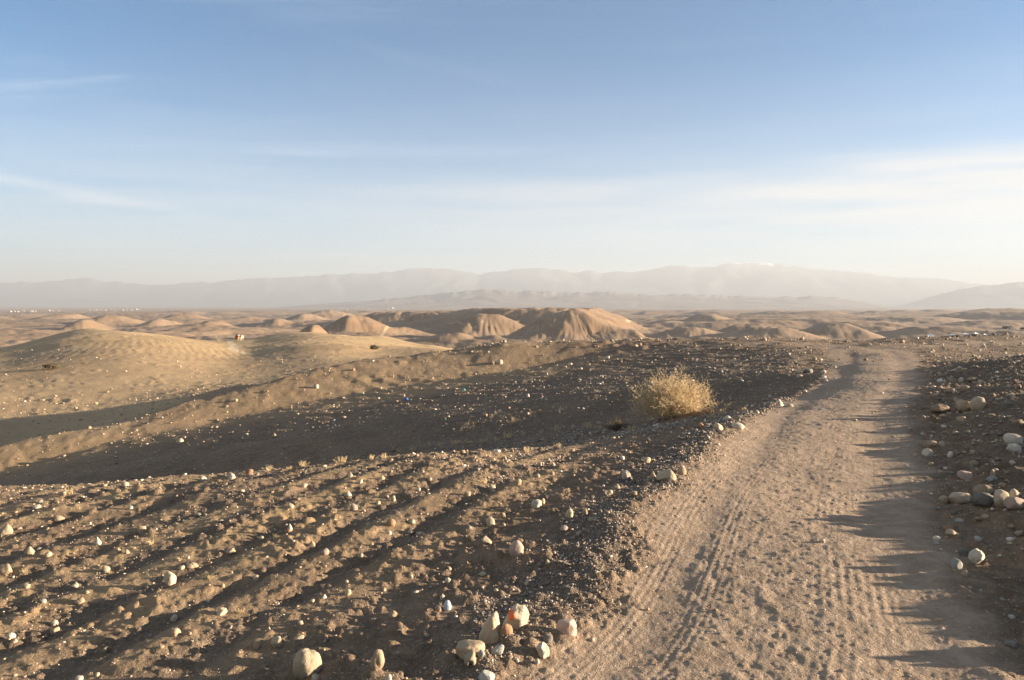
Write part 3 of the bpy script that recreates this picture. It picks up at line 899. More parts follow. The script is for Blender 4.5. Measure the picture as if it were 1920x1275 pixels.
# ------------------------------------------------------------------ haze
HAZE_TOP = max(v.co.z for n_ in ('mountains', 'mountain_spur', 'ridge') for v in bpy.data.meshes[n_].vertices) + 6.0
print('haze top', HAZE_TOP)
bm = bmesh.new()
bmesh.ops.create_cube(bm, size=1.0)
for v in bm.verts:
    v.co = (v.co.x * 60000, v.co.y * 64000, -62 + (v.co.z + .5) * (HAZE_TOP + 62))
hz = bpy.data.meshes.new('haze')
bm.to_mesh(hz)
bm.free()
HM = bpy.data.materials.new('haze')
HM.use_nodes = True
H_ = NT(HM.node_tree)
H_.n.clear()
ho = H_.node('ShaderNodeOutputMaterial')
pv = H_.node('ShaderNodeVolumePrincipled')
pv.inputs['Color'].default_value = (0.385, 0.40, 0.425, 1)
pv.inputs['Density'].default_value = 0.000125
pv.inputs['Anisotropy'].default_value = 0.12
H_.l.new(pv.outputs[0], ho.inputs['Volume'])
link('haze', hz, HM, label='pale dusty haze over the plain', kind='stuff')


# ------------------------------------------------------------------ stones
_ico = {}


def ico(sub):
    if sub not in _ico:
        b_ = bmesh.new()
        bmesh.ops.create_icosphere(b_, subdivisions=sub, radius=1.0)
        b_.verts.ensure_lookup_table()
        v_ = np.array([v.co[:] for v in b_.verts])
        f_ = np.array([[v.index for v in f.verts] for f in b_.faces])
        b_.free()
        _ico[sub] = (v_ / np.linalg.norm(v_, axis=1)[:, None], f_)
    return _ico[sub]


def rock_points(g, sub, shape):
    """a stone about one unit in radius: knocked facets, lumps, and an overall habit"""
    v0, f = ico(sub)
    v = v0.copy()
    cuts = {'round': 4, 'angular': 11, 'slab': 10, 'tall': 3, 'pear': 5, 'pyramid': 8, 'arch': 8, 'long': 6, 'rough': 9}[shape]
    rad_ = np.ones(len(v))
    for k in range(7):
        w = g.normal(size=3) * (1.1 + 0.7 * k)
        rad_ += ((0.06 if shape == 'round' else 0.13) / (1 + 0.55 * k)) * np.sin(v0 @ w + g.uniform(0, 6.28))
    if shape == 'rough':
        for k in range(10):
            w = g.normal(size=3) * (5 + k)
            rad_ += 0.035 * np.sin(v0 @ w + g.uniform(0, 6.28))
    for k in range(9):
        w = g.normal(size=3) * (6 + 2 * k)
        rad_ += 0.013 * np.sin(v0 @ w + g.uniform(0, 6.28))
    v = v * rad_[:, None]
    for k in range(cuts):
        n_ = g.normal(size=3)
        if shape in ('slab',) and k < 2:
            n_ = np.array([g.normal() * .12, g.normal() * .12, 1.0 if k == 0 else -1.0])
        n_ /= np.linalg.norm(n_)
        d = g.uniform(0.6, 0.92) if shape != 'round' else g.uniform(0.86, 0.98)
        if shape == 'slab' and k < 2:
            d = 0.5
        over = np.maximum(v @ n_ - d, 0)
        v = v - np.outer(over * (0.88 if sub < 4 else 0.8), n_)
    if shape == 'pyramid':
        t = np.clip((v[:, 2] + 0.9) / 1.9, 0, 1)
        v[:, :2] *= (1.15 - 0.95 * t)[:, None]
    if shape == 'pear':
        t = np.clip((v[:, 2] + 1) / 2, 0, 1)
        v[:, :2] *= (0.55 + 0.6 * t)[:, None]
    if shape == 'tall':
        v[:, 0] += 0.22 * v[:, 2]
        t = np.clip((v[:, 2] + 1) / 2, 0, 1)
        v[:, 0] *= 1.1 - 0.3 * t
    if shape == 'arch':
        t = np.exp(-((v[:, 0] - 0.1) / 0.3) ** 2) * (v[:, 2] < 0.1)
        v[:, 1] *= 1 - 0.6 * t
        v[:, 2] += t * 0.7 * np.clip(-v[:, 2] + .1, 0, 1)
    if shape == 'long':
        v[:, 2] -= 0.12 * v[:, 0] ** 2
    return v, f


def stone_mesh(seed, sub, shape, sx, sy, sz, tilt=0.0):
    g = np.random.default_rng(seed)
    v, f = rock_points(g, sub, shape)
    if shape not in ('tall', 'pear', 'pyramid', 'arch', 'long', 'slab'):
        a = g.uniform(0, 6.28)
        ca, sa = math.cos(a), math.sin(a)
        v = np.stack([v[:, 0] * ca - v[:, 1] * sa, v[:, 0] * sa + v[:, 1] * ca, v[:, 2]], 1)
    if tilt:
        ca, sa = math.cos(tilt), math.sin(tilt)
        v = np.stack([v[:, 0] * ca + v[:, 2] * sa, v[:, 1], -v[:, 0] * sa + v[:, 2] * ca], 1)
    lo, hi = v.min(0), v.max(0)
    v = (v - (lo + hi) / 2) / ((hi - lo) / 2)
    v = v * np.array([sx, sy, sz])
    v[:, 2] += sz
    return raw_mesh('stone', v, f, smooth=sub >= 4)


GROUPS = {
    'F': ('stones scattered over the furrowed field', 'lying among the furrows in front'),
    'C': ('stones along the crest of the field', 'on the crest above the shaded hollow'),
    'E': ('stones along the left edge of the track', 'beside the left edge of the track'),
    'R': ('stones on the bank right of the track', 'on the dark bank right of the track'),
    'D': ('stones on the dark field beyond the bush', 'on the shaded soil of the far field'),
    'X': ('stones on the far rim of the field', 'on the far rim of the field'),
    'S': ('stones in the hollow on the left', 'on the slope of the hollow'),
}
stone_n = 0
MARKS = [(575, 1240, 'the big rounded boulder'), (918, 1175, 'the tall upright stone'), (967, 1155, 'the orange-stained boulder'), (707, 1237, 'the drop-shaped tan stone'), (1063, 1178, 'the pinkish slab by the gravel'),
         (1018, 1216, 'the pitted cream block'), (968, 1027, 'the round pinkish cobble'), (317, 1083, 'the pear-shaped stone'), (10, 992, 'the upper wedge at the left edge'), (10, 1067, 'the lower tan stone at the left edge'),
         (183, 1013, 'the white pyramid-shaped stone'), (542, 988, 'the white triangular stone'), (433, 895, 'the bright white crest stone'), (733, 980, 'the flat orange-brown cobble'), (1007, 945, 'the chunky whitish stone'),
         (839, 1135, 'the bluish white stone'), (1174, 890, 'the lone brightest white stone'), (1250, 892, 'the cluster of three by the track'), (1270, 745, 'the dry bush'), (1160, 797, 'the low withered shrub'),
         (1850, 935, 'the row of large stones'), (1833, 1044, 'the knobbly rock'), (1810, 758, 'the upper trio of stones'), (1903, 825, 'the large whitish stone at the edge'), (1740, 848, 'the pale faceted stone by the rut'),
         (936, 678, 'the small rock mound'), (762, 748, 'the blue plastic bag'), (869, 730, 'the teal scrap'), (1510, 697, 'the stone group inside the bend'), (592, 725, 'the white rock above the hollow'),
         (336, 827, 'the cream stone in the hollow'), (517, 1205, 'the cream flake'), (101, 1167, 'the cream pebble on the slab'), (54, 1033, 'the blocky cream stone'), (1365, 798, 'the row of stones under the bush'),
         (1068, 962, 'the upright cream stone by the track'), (912, 1014, 'the low hollowed stone'), (1463, 755, 'the pale stone at the bend'), (585, 1020, 'the sloping tan stone'), (328, 1186, 'the lower left tan stone')]
TAKEN = set()


def own_label(what, px, py, tail):
    """say which one by the landmark next to it; None when nothing nearby tells it apart"""
    order = sorted(MARKS, key=lambda m: (m[0] - px) ** 2 + (1.6 * (m[1] - py)) ** 2)[:5]
    for mx, my, nm in order:
        ex, ey = px - mx, (py - my) * 1.6
        if ex * ex + ey * ey < 9:
            continue
        a = math.degrees(math.atan2(-ey, ex)) % 360
        rel = ['to the right of', 'beyond and right of', 'straight beyond', 'beyond and left of', 'to the left of', 'in front and left of', 'straight in front of', 'in front and right of'][int((a + 22.5) // 45) % 8]
        dd = math.hypot(ex, ey)
        near_ = 'close ' if dd < 30 else ('' if dd < 80 else 'some way ')
        s = '%s %s%s %s' % (what, near_, rel, nm)
        if s not in TAKEN and len(s.split()) <= 16:
            TAKEN.add(s)
            return s
    return '%s %s' % (what, tail)


SHAPEW = {'angular': 'angular', 'round': 'rounded', 'slab': 'flat', 'pyramid': 'pointed', 'long': 'long', 'tall': 'upright', 'rough': 'rough', 'arch': 'notched', 'pear': 'pear-shaped'}


def sizew(w):
    return 'tiny' if w < 8 else ('small' if w < 13 else 'fist-sized')



def stone(px, py, w, h, mat, shape='angular', zone='F', label=None, tilt=0.0, depth=0.85):
    """a stone whose visible part is w by h photo pixels and whose foot is at px, py"""
    global stone_n
    p = hit(px, py)
    if p is None:
        return
    d = p[1]
    sx = 0.5 * w / FPX * d
    vis = h / FPX * d
    sink = 0.29
    sz = 0.5 * vis / (1 - sink)
    sy = max(min(sx * depth, vis * 1.6), 0.35 * sx)
    sub = 4 if w > 38 else (3 if w > 17 else 2)
    me = stone_mesh(1000 + stone_n, sub, shape, sx, sy, sz, tilt)
    stone_n += 1
    grp, where = GROUPS[zone]
    colour = {'cream': 'cream', 'white': 'white', 'tan': 'tan', 'pink': 'pinkish', 'grey': 'grey', 'dark': 'dark grey', 'rust': 'rusty brown', 'pitted': 'pitted cream', 'stained': 'cream', 'blue': 'bluish white'}[mat]
    o = link('stone', me, ST[mat], label=label or own_label('%s %s %s stone' % (sizew(w), SHAPEW[shape], colour), px, py, where), cat='stone', group=grp)
    o.location = (p[0], p[1] + sy * 0.35, p[2] - 2 * sz * sink)
    return o


NAMED = [
    # px, foot py, w, h, material, shape, zone, label, tilt
    (575, 1266, 55, 49, 'cream', 'round', 'F', 'big rounded cream boulder nearest the bottom edge, among the furrows', 0),
    (590, 1277, 16, 14, 'cream', 'angular', 'F', 'small cream stone tucked under the big rounded cream boulder', 0),
    (918, 1204, 43, 57, 'cream', 'tall', 'F', 'tall upright cream stone leaning beside the orange-stained boulder', 0),
    (967, 1178, 52, 44, 'stained', 'angular', 'F', 'broad cream boulder with an orange patch on its left face', 0),
    (950, 1190, 24, 19, 'rust', 'round', 'F', 'rusty brown cobble between the upright stone and the stained boulder', 0),
    (882, 1228, 57, 23, 'tan', 'slab', 'F', 'flat tan slab just below the tall upright stone', 0),
    (882, 1248, 26, 27, 'cream', 'arch', 'F', 'notched cream stone in front of the flat tan slab', 0),
    (902, 1231, 15, 13, 'grey', 'angular', 'F', 'grey chip behind the notched cream stone', 0),
    (933, 1226, 25, 17, 'grey', 'slab', 'F', 'pale grey block right of the flat tan slab', -.35),
    (1063, 1186, 40, 24, 'pink', 'slab', 'E', 'pinkish slab half buried in gravel at the track edge', 0),
    (1018, 1233, 25, 29, 'pitted', 'angular', 'E', 'pitted cream block standing by the gravel left of the track', 0),
    (1027, 1205, 20, 15, 'dark', 'angular', 'E', 'dark angular stone behind the pitted cream block', 0),
    (707, 1255, 28, 37, 'tan', 'tall', 'F', 'drop-shaped tan stone tilted upright in a furrow near the bottom', .35),
    (912, 1275, 33, 15, 'grey', 'slab', 'F', 'flat greenish grey stone at the bottom edge below the slab', .2),
    (728, 1279, 13, 15, 'white', 'tall', 'F', 'small white splinter at the bottom edge', 0),
    (968, 1040, 29, 27, 'pink', 'round', 'F', 'round pinkish grey cobble alone on the field', 0),
    (317, 1098, 22, 28, 'cream', 'pear', 'F', 'pear-shaped pale stone standing on its narrow end', 0),
    (10, 1001, 24, 19, 'cream', 'pyramid', 'F', 'pale wedge-shaped stone at the left edge, upper one', 0),
    (10, 1076, 24, 19, 'tan', 'angular', 'F', 'broad tan stone at the left edge, lower one', 0),
    (54, 1040, 19, 16, 'cream', 'angular', 'F', 'blocky cream stone near the left edge', 0),
    (183, 1021, 14, 15, 'white', 'pyramid', 'F', 'white pyramid-shaped stone on a furrow at the left', 0),
    (542, 996, 12, 15, 'white', 'pyramid', 'F', 'small white triangular stone perched on a brown one', 0),
    (433, 900, 14, 14, 'white', 'angular', 'C', 'bright white stone standing out on the crest line', 0),
    (467, 888, 14, 9, 'rust', 'angular', 'C', 'orange-brown stone on the crest line', 0),
    (380, 902, 14, 9, 'white', 'round', 'C', 'low white stone on the crest left of the bright one', 0),
    (233, 913, 14, 10, 'cream', 'angular', 'C', 'cream stone on the crest in front of the shaded hollow', 0),
    (733, 985, 18, 12, 'rust', 'round', 'F', 'flat orange-brown cobble in the middle of the field', 0),
    (920, 985, 17, 16, 'cream', 'angular', 'F', 'angular cream stone on the bright furrow back', .2),
    (943, 971, 10, 11, 'tan', 'angular', 'F', 'smaller tan stone up the furrow from the angular cream one', 0),
    (1006, 952, 20, 16, 'white', 'angular', 'F', 'chunky whitish stone with a small one at its right', 0),
    (1018, 943, 8, 9, 'cream', 'round', 'F', 'little cream stone leaning on the chunky whitish one', 0),
    (1068, 970, 15, 17, 'cream', 'tall', 'F', 'upright cream stone with a dark one behind it', 0),
    (1067, 958, 11, 10, 'dark', 'pyramid', 'F', 'dark pointed stone behind the upright cream one', 0),
    (1097, 966, 10, 13, 'tan', 'tall', 'F', 'narrow tan stone set on edge near the track', 0),
    (912, 1020, 21, 13, 'cream', 'arch', 'F', 'low cream stone with a hollow in its side', 0),
    (839, 1143, 15, 18, 'blue', 'round', 'F', 'bluish white stone with a pink one at its left', 0),
    (822, 1146, 12, 12, 'pink', 'angular', 'F', 'pink stone beside the bluish white one', 0),
    (830, 1123, 12, 10, 'cream', 'pyramid', 'F', 'pointed cream stone above the bluish white one', 0),
    (737, 1156, 17, 12, 'tan', 'pyramid', 'F', 'tan wedge stone on a sandy furrow back', 0),
    (840, 1093, 12, 12, 'white', 'rough', 'F', 'crumbly white stone on the sandy strip', 0),
    (328, 1192, 20, 13, 'tan', 'angular', 'F', 'tan stone on the lower left furrows', -.2),
    (415, 1153, 19, 12, 'cream', 'angular', 'F', 'cream stone left of the middle furrow', -.3),
    (517, 1211, 24, 15, 'cream', 'slab', 'F', 'cream flake up the slope from the big rounded boulder', -.25),
    (481, 1216, 16, 14, 'tan', 'tall', 'F', 'tan stone on end beside the cream flake', .4),
    (103, 1188, 19, 12, 'tan', 'slab', 'F', 'orange-tan slab under a cream pebble', -.25),
    (101, 1172, 14, 10, 'white', 'round', 'F', 'cream pebble above the orange-tan slab', 0),
    (585, 1026, 18, 13, 'tan', 'pyramid', 'F', 'tan stone with a sloping top in mid field', 0),
    (1174, 896, 18, 15, 'white', 'angular', 'F', 'brightest white stone, alone between bush and track', 0),
    (1250, 899, 38, 18, 'cream', 'angular', 'E', 'large cream stone at the track edge, middle of a cluster of three', 0),
    (1224, 899, 14, 16, 'cream', 'pyramid', 'E', 'pointed cream stone at the left of a cluster by the track', 0),
    (1279, 889, 17, 14, 'tan', 'round', 'E', 'tan stone at the right end of the cluster by the track', 0),
    (1348, 806, 18, 13, 'cream', 'angular', 'E', 'cream stone in a row below the dry bush, middle one', 0),
    (1384, 804, 25, 11, 'white', 'round', 'E', 'pale elongated stone at the right end of the row below the bush', 0),
    (1315, 803, 12, 10, 'rust', 'angular', 'E', 'brownish stone at the left end of the row below the bush', 0),
    (1463, 761, 15, 13, 'white', 'pyramid', 'E', 'pale pointed stone at the bend of the track edge', 0),
    # right bank
    (1802, 944, 46, 20, 'cream', 'long', 'R', 'long cream stone at the left of the row on the right bank', 0),
    (1846, 928, 38, 19, 'tan', 'round', 'R', 'tan rounded stone lying behind the dark one in the row', 0),
    (1846, 945, 42, 21, 'dark', 'round', 'R', 'dark grey rounded stone in the row on the right bank', -.1),
    (1879, 946, 26, 27, 'cream', 'angular', 'R', 'blocky cream stone standing right of the dark grey one', 0),
    (1904, 934, 18, 17, 'cream', 'round', 'R', 'smaller cream stone behind the right end of the row', 0),
    (1908, 951, 36, 20, 'pink', 'long', 'R', 'sloping pinkish stone at the right end of the row', .25),
    (1771, 940, 20, 11, 'tan', 'round', 'R', 'low tan stone at the left end of the row', 0),
    (1833, 1056, 33, 26, 'pitted', 'rough', 'R', 'rough knobbly cream rock low on the right bank', 0),
    (1795, 1066, 22, 19, 'grey', 'angular', 'R', 'pale faceted stone at the foot of the knobbly rock', .3),
    (1811, 1081, 15, 12, 'cream', 'round', 'R', 'small cream stone below the knobbly rock', 0),
    (1808, 1040, 18, 13, 'dark', 'angular', 'R', 'dark stone left of the knobbly rock', 0),
    (1757, 1013, 15, 8, 'white', 'round', 'R', 'small white cobble beside the track on the right', 0),
    (1757, 1020, 11, 6, 'grey', 'round', 'R', 'small grey cobble under the white one', 0),
    (1783, 1003, 19, 10, 'cream', 'angular', 'R', 'pale flattish stone with a reddish one behind', 0),
    (1780, 995, 19, 9, 'rust', 'angular', 'R', 'reddish stone behind the pale flattish one', 0),
    (1765, 773, 38, 16, 'tan', 'long', 'R', 'long tan stone at the left of the upper trio', 0),
    (1812, 771, 33, 21, 'tan', 'slab', 'R', 'hollowed brown stone in the middle of the upper trio', .3),
    (1836, 768, 28, 25, 'cream', 'round', 'R', 'rounded cream stone at the right of the upper trio', 0),
    (1903, 831, 35, 18, 'white', 'round', 'R', 'large whitish stone at the right edge', 0),
    (1904, 846, 27, 13, 'white', 'angular', 'R', 'whitish slab below the large whitish stone at the right edge', 0),
    (1911, 797, 21, 11, 'tan', 'angular', 'R', 'brown stone above the large whitish stone at the right edge', 0),
    (1740, 855, 20, 14, 'white', 'angular', 'R', 'pale faceted stone beside the rut of the track', .2),
    (1718, 857, 10, 8, 'tan', 'round', 'R', 'tiny tan stone left of the pale faceted one', 0),
    (1782, 857, 10, 11, 'white', 'tall', 'R', 'small white stone standing upright on the bank', 0),
    (1748, 837, 30, 10, 'tan', 'long', 'R', 'low tan stone lying lengthwise on the bank', 0),
    (1768, 836, 14, 9, 'cream', 'angular', 'R', 'cream stone at the end of the low tan one', -.3),
    (1813, 897, 26, 14, 'pink', 'slab', 'R', 'pinkish slab half sunk above the row', .2),
    (1827, 873, 18, 11, 'tan', 'angular', 'R', 'tan stone above the pinkish slab', 0),
    (1863, 893, 12, 14, 'tan', 'pyramid', 'R', 'pointed tan stone above the blocky cream one', 0),
    (1862, 902, 21, 10, 'grey', 'angular', 'R', 'grey stone under the pointed tan one', 0),
    (1783, 737, 20, 9, 'tan', 'slab', 'R', 'brown flat stone near the top of the bank', -.3),
    (1811, 731, 17, 9, 'tan', 'angular', 'R', 'tan stone at the top of the bank', 0),
    (1803, 716, 10, 9, 'white', 'round', 'R', 'white round stone high on the bank', 0),
    (1823, 714, 17, 7, 'cream', 'long', 'R', 'low pale stone right of the white round one', 0),
    (1803, 789, 18, 8, 'tan', 'angular', 'R', 'small brown block below the upper trio', 0),
    (1896, 1212, 24, 9, 'dark', 'slab', 'R', 'flat bluish dark stone at the lower right', 0),
    # far field and rim
    (936, 682, 14, 8, 'cream', 'angular', 'D', 'pale rock on a small mound of the far field', 0),
    (924, 683, 10, 6, 'tan', 'angular', 'D', 'tan rock left of the pale one on the small mound', 0),
    (990, 745, 6, 7, 'white', 'round', 'D', 'single white pebble in the middle of the shaded field', 0),
    (1498, 700, 9, 7, 'white', 'angular', 'D', 'white stone of the group inside the bend, upper left', 0),
    (1500, 708, 12, 6, 'white', 'round', 'D', 'white stone of the group inside the bend, lower left', 0),
    (1516, 699, 18, 8, 'dark', 'angular', 'D', 'dark stone of the group inside the bend', 0),
    (1545, 699, 10, 6, 'white', 'angular', 'D', 'white stone nearest the inside of the bend', 0),
    (1527, 675, 9, 6, 'cream', 'angular', 'D', 'cream stone high inside the bend', 0),
    (1538, 676, 11, 4, 'cream', 'long', 'D', 'low cream stone right of the high one inside the bend', 0),
    (592, 728, 11, 8, 'white', 'angular', 'S', 'white rock on the lit rows above the hollow', 0),
    (336, 831, 15, 9, 'cream', 'angular', 'S', 'cream stone at the edge of shade in the hollow', -.2),
    (1432, 639, 15, 7, 'cream', 'pyramid', 'X', 'pale peaked stone on the far rim, right of the hill', 0),
    (934, 643, 9, 5, 'white', 'angular', 'X', 'white rock cluster stone at the left of the rim', 0),
    (946, 642, 8, 5, 'cream', 'angular', 'X', 'cream rock on the rim beside the white one', 0),
    (970, 640, 8, 5, 'white', 'angular', 'X', 'white rock on the rim under the central hill', 0),
    (1000, 637, 5, 4, 'white', 'round', 'X', 'left one of two white dots on the rim before the hill', 0),
    (1010, 636, 6, 4, 'white', 'round', 'X', 'right one of two white dots on the rim before the hill', 0),
    (1190, 650, 14, 5, 'tan', 'angular', 'X', 'brown rock of the small heap on the far rim', 0),
    (1200, 648, 9, 6, 'tan', 'angular', 'X', 'topmost brown rock of the small heap on the far rim', 0),
]
for a in NAMED:
    stone(*a[:7], label=a[7], tilt=a[8])

MORE = [
    (90, 1044, 13, 9, 'cream'), (360, 1064, 23, 9, 'tan'), (340, 1068, 10, 7, 'cream'), (198, 1072, 16, 11, 'cream'), (163, 1113, 9, 6, 'cream'), (20, 1196, 15, 10, 'white'), (26, 1204, 12, 6, 'cream'),
    (325, 1164, 15, 11, 'cream'), (545, 951, 13, 8, 'cream'), (432, 1037, 20, 9, 'tan'), (238, 1038, 10, 8, 'cream'), (223, 1038, 9, 12, 'tan'), (245, 955, 8, 7, 'white'), (68, 953, 16, 7, 'cream'),
    (480, 1088, 12, 10, 'cream'), (148, 1130, 19, 9, 'tan'), (48, 1102, 14, 8, 'cream'), (265, 1000, 17, 15, 'tan'), (110, 978, 18, 12, 'tan'), (570, 913, 12, 7, 'cream'), (147, 1276, 17, 8, 'white'),
    (182, 1268, 9, 8, 'cream'), (417, 1101, 9, 7, 'tan'), (563, 1171, 12, 7, 'cream'), (195, 1223, 11, 8, 'tan'), (530, 974, 11, 6, 'rust'), (540, 1000, 10, 8, 'rust'), (610, 1040, 13, 9, 'pink'),
    (490, 1012, 9, 7, 'cream'), (390, 1130, 9, 5, 'grey'), (140, 1100, 14, 7, 'cream'), (80, 1130, 12, 7, 'grey'), (302, 1214, 12, 6, 'tan'), (355, 1190, 9, 6, 'tan'), (504, 1182, 8, 8, 'cream'),
    (652, 931, 14, 10, 'white'), (663, 957, 14, 13, 'pink'), (923, 920, 13, 12, 'cream'), (973, 909, 10, 12, 'tan'), (876, 931, 13, 10, 'tan'), (737, 939, 9, 10, 'cream'), (709, 945, 9, 6, 'cream'),
    (770, 1001, 13, 7, 'cream'), (787, 1003, 14, 6, 'cream'), (730, 1002, 9, 8, 'white'), (773, 980, 11, 6, 'cream'), (610, 1037, 12, 9, 'pink'), (697, 1024, 10, 9, 'tan'), (676, 1046, 10, 9, 'cream'),
    (1058, 995, 16, 10, 'pink'), (1085, 1004, 12, 8, 'pink'), (1110, 977, 14, 7, 'cream'), (1028, 1058, 11, 10, 'cream'), (843, 1069, 9, 8, 'cream'), (905, 1079, 18, 6, 'cream'), (991, 1090, 12, 8, 'cream'),
    (987, 1096, 9, 7, 'cream'), (652, 1116, 13, 12, 'cream'), (607, 1122, 10, 8, 'white'), (585, 1130, 9, 6, 'cream'), (650, 1094, 7, 7, 'cream'), (560, 1200, 20, 8, 'cream'), (970, 1242, 7, 7, 'white'),
    (1007, 1245, 11, 10, 'grey'), (947, 862, 8, 8, 'cream'), (1073, 849, 11, 8, 'tan'), (1012, 875, 9, 9, 'pink'), (1038, 875, 8, 9, 'pink'), (1213, 868, 16, 11, 'cream'), (675, 907, 10, 8, 'cream'),
    (657, 895, 11, 9, 'cream'), (717, 899, 9, 8, 'cream'), (867, 851, 11, 8, 'tan'), (933, 848, 12, 5, 'white'), (1157, 916, 12, 7, 'cream'), (1145, 924, 9, 6, 'cream'), (1188, 928, 14, 7, 'tan'),
    (890, 860, 7, 6, 'cream'), (950, 868, 6, 5, 'cream'), (785, 920, 8, 6, 'white'), (1008, 895, 9, 7, 'cream'), (1035, 890, 10, 7, 'tan'), (945, 985, 7, 5, 'cream'), (800, 965, 7, 5, 'cream'),
    (880, 990, 9, 6, 'grey'), (690, 985, 8, 6, 'cream'), (1020, 920, 9, 6, 'tan'), (770, 1083, 9, 6, 'cream'), (720, 1108, 8, 6, 'cream'), (930, 1110, 9, 6, 'cream'), (800, 1195, 10, 6, 'cream'),
]
for a in MORE:
    stone(*a, zone='F', shape=random.choice(['angular', 'angular', 'angular', 'pyramid', 'slab']), tilt=random.uniform(-.3, .3))
MORE_R = [
    (1840, 719, 12, 6, 'cream'), (1755, 742, 16, 6, 'tan'), (1793, 752, 11, 7, 'cream'), (1890, 757, 17, 8, 'dark'), (1835, 1015, 14, 10, 'grey'), (1911, 1004, 16, 10, 'cream'), (1862, 867, 10, 6, 'tan'),
    (1900, 872, 13, 9, 'cream'), (1880, 912, 12, 7, 'tan'), (1730, 905, 9, 5, 'grey'), (1770, 878, 12, 6, 'dark'), (1850, 972, 17, 7, 'tan'), (1896, 988, 14, 7, 'tan'), (1800, 978, 16, 6, 'grey'),
    (1790, 962, 13, 6, 'dark'), (1760, 955, 12, 6, 'dark'), (1842, 830, 13, 6, 'tan'), (1877, 816, 12, 6, 'dark'), (1815, 812, 11, 5, 'tan'), (1860, 782, 13, 6, 'tan'), (1730, 815, 9, 5, 'grey'),
    (1700, 875, 8, 4, 'grey'), (1840, 800, 10, 5, 'cream'), (1893, 725, 9, 5, 'cream'), (1862, 742, 10, 5, 'tan'), (1870, 700, 8, 4, 'white'), (1800, 690, 8, 4, 'white'), (1850, 678, 7, 4, 'white'),
    (1763, 705, 8, 4, 'tan'), (1910, 668, 7, 4, 'white'), (1825, 668, 6, 4, 'cream'), (1780, 672, 6, 4, 'white'), (1899, 1160, 13, 6, 'grey'), (1840, 1110, 9, 5, 'grey'), (1880, 1125, 10, 5, 'grey'),
]
for a in MORE_R:
    stone(*a, zone='R', shape=random.choice(['angular', 'angular', 'pyramid', 'slab']), tilt=random.uniform(-.3, .3))
MORE_D = [(1480, 763, 18, 7, 'cream'), (1363, 788, 15, 9, 'white'), (1445, 745, 8, 5, 'white'), (1510, 735, 7, 5, 'white'), (1418, 700, 5, 4, 'white'), (1330, 690, 5, 4, 'white'), (1390, 715, 10, 4, 'grey'),
          (1300, 715, 5, 4, 'white'), (1240, 672, 6, 4, 'white'), (1140, 672, 7, 5, 'white'), (1070, 684, 6, 4, 'white'), (1090, 693, 5, 4, 'white'), (966, 718, 5, 4, 'white'), (1480, 665, 6, 4, 'white'),
          (1402, 763, 7, 5, 'white'), (1420, 775, 9, 5, 'cream'), (1565, 690, 6, 5, 'white'), (1550, 715, 7, 5, 'white'), (1025, 703, 5, 4, 'white'), (835, 790, 9, 5, 'grey'), (990, 777, 5, 4, 'white'),
          (1075, 805, 9, 9, 'pink'), (940, 802, 5, 6, 'tan'), (680, 739, 6, 4, 'white'), (1350, 655, 6, 3, 'white'), (1290, 665, 5, 3, 'white')]
for a in MORE_D:
    stone(*a, zone='D', shape=random.choice(['angular', 'round', 'pyramid']))

# further stones, copies of a few shapes, out to three hundred in all
PROTO = [stone_mesh(5000 + k, 2, ['angular', 'angular', 'slab', 'pyramid', 'angular', 'long', 'rough', 'angular', 'slab', 'angular'][k], 1.0, 0.85, [.75, .7, .4, .8, .65, .5, .75, .9, .6, .7][k]) for k in range(10)]
PM = {}
for k in range(10):
    for mt in ('cream', 'white', 'tan', 'grey'):
        me = PROTO[k].copy()
        me.materials.append(ST[mt])
        PM[(k, mt)] = me
for me in PROTO:
    bpy.data.meshes.remove(me)
rest = max(0, 296 - stone_n)
for k in range(rest):
    zone = random.choices(['C', 'F', 'R', 'D'], [5, 3, 3, 2])[0]
    if zone == 'C':
        px = random.uniform(0, 1000)
        py = np.interp(px, [0, 640, 1000], [934, 852, 815]) + random.expovariate(1 / 26.0)
    elif zone == 'F':
        px, py = random.uniform(0, 1050), random.uniform(930, 1250)
    elif zone == 'R':
        px, py = random.uniform(1765, 1915), random.uniform(690, 1100)
    else:
        px, py = random.uniform(700, 1540), random.uniform(655, 790)
    p = hit(px, py)
    if p is None:
        continue
    wpx = random.uniform(5, 10) if zone != 'D' else random.uniform(3.5, 6)
    mt = random.choices(['cream', 'white', 'tan', 'grey'], [4, 1, 7, 3])[0]
    o = bpy.data.objects.new('stone', PM[(random.randrange(10), mt)])
    COL.objects.link(o)
    sc = 0.5 * wpx / FPX * p[1]
    o.scale = (sc, sc * random.uniform(.7, 1), sc * random.uniform(.8, 1.1))
    o.rotation_euler = (0, 0, random.uniform(0, 6.28))
    o.location = (p[0], p[1], p[2] - 0.38 * sc)
    grp, where = GROUPS[zone]
    tag(o, own_label('%s %s stone' % (sizew(wpx), mt), px, py, where), 'stone', grp)

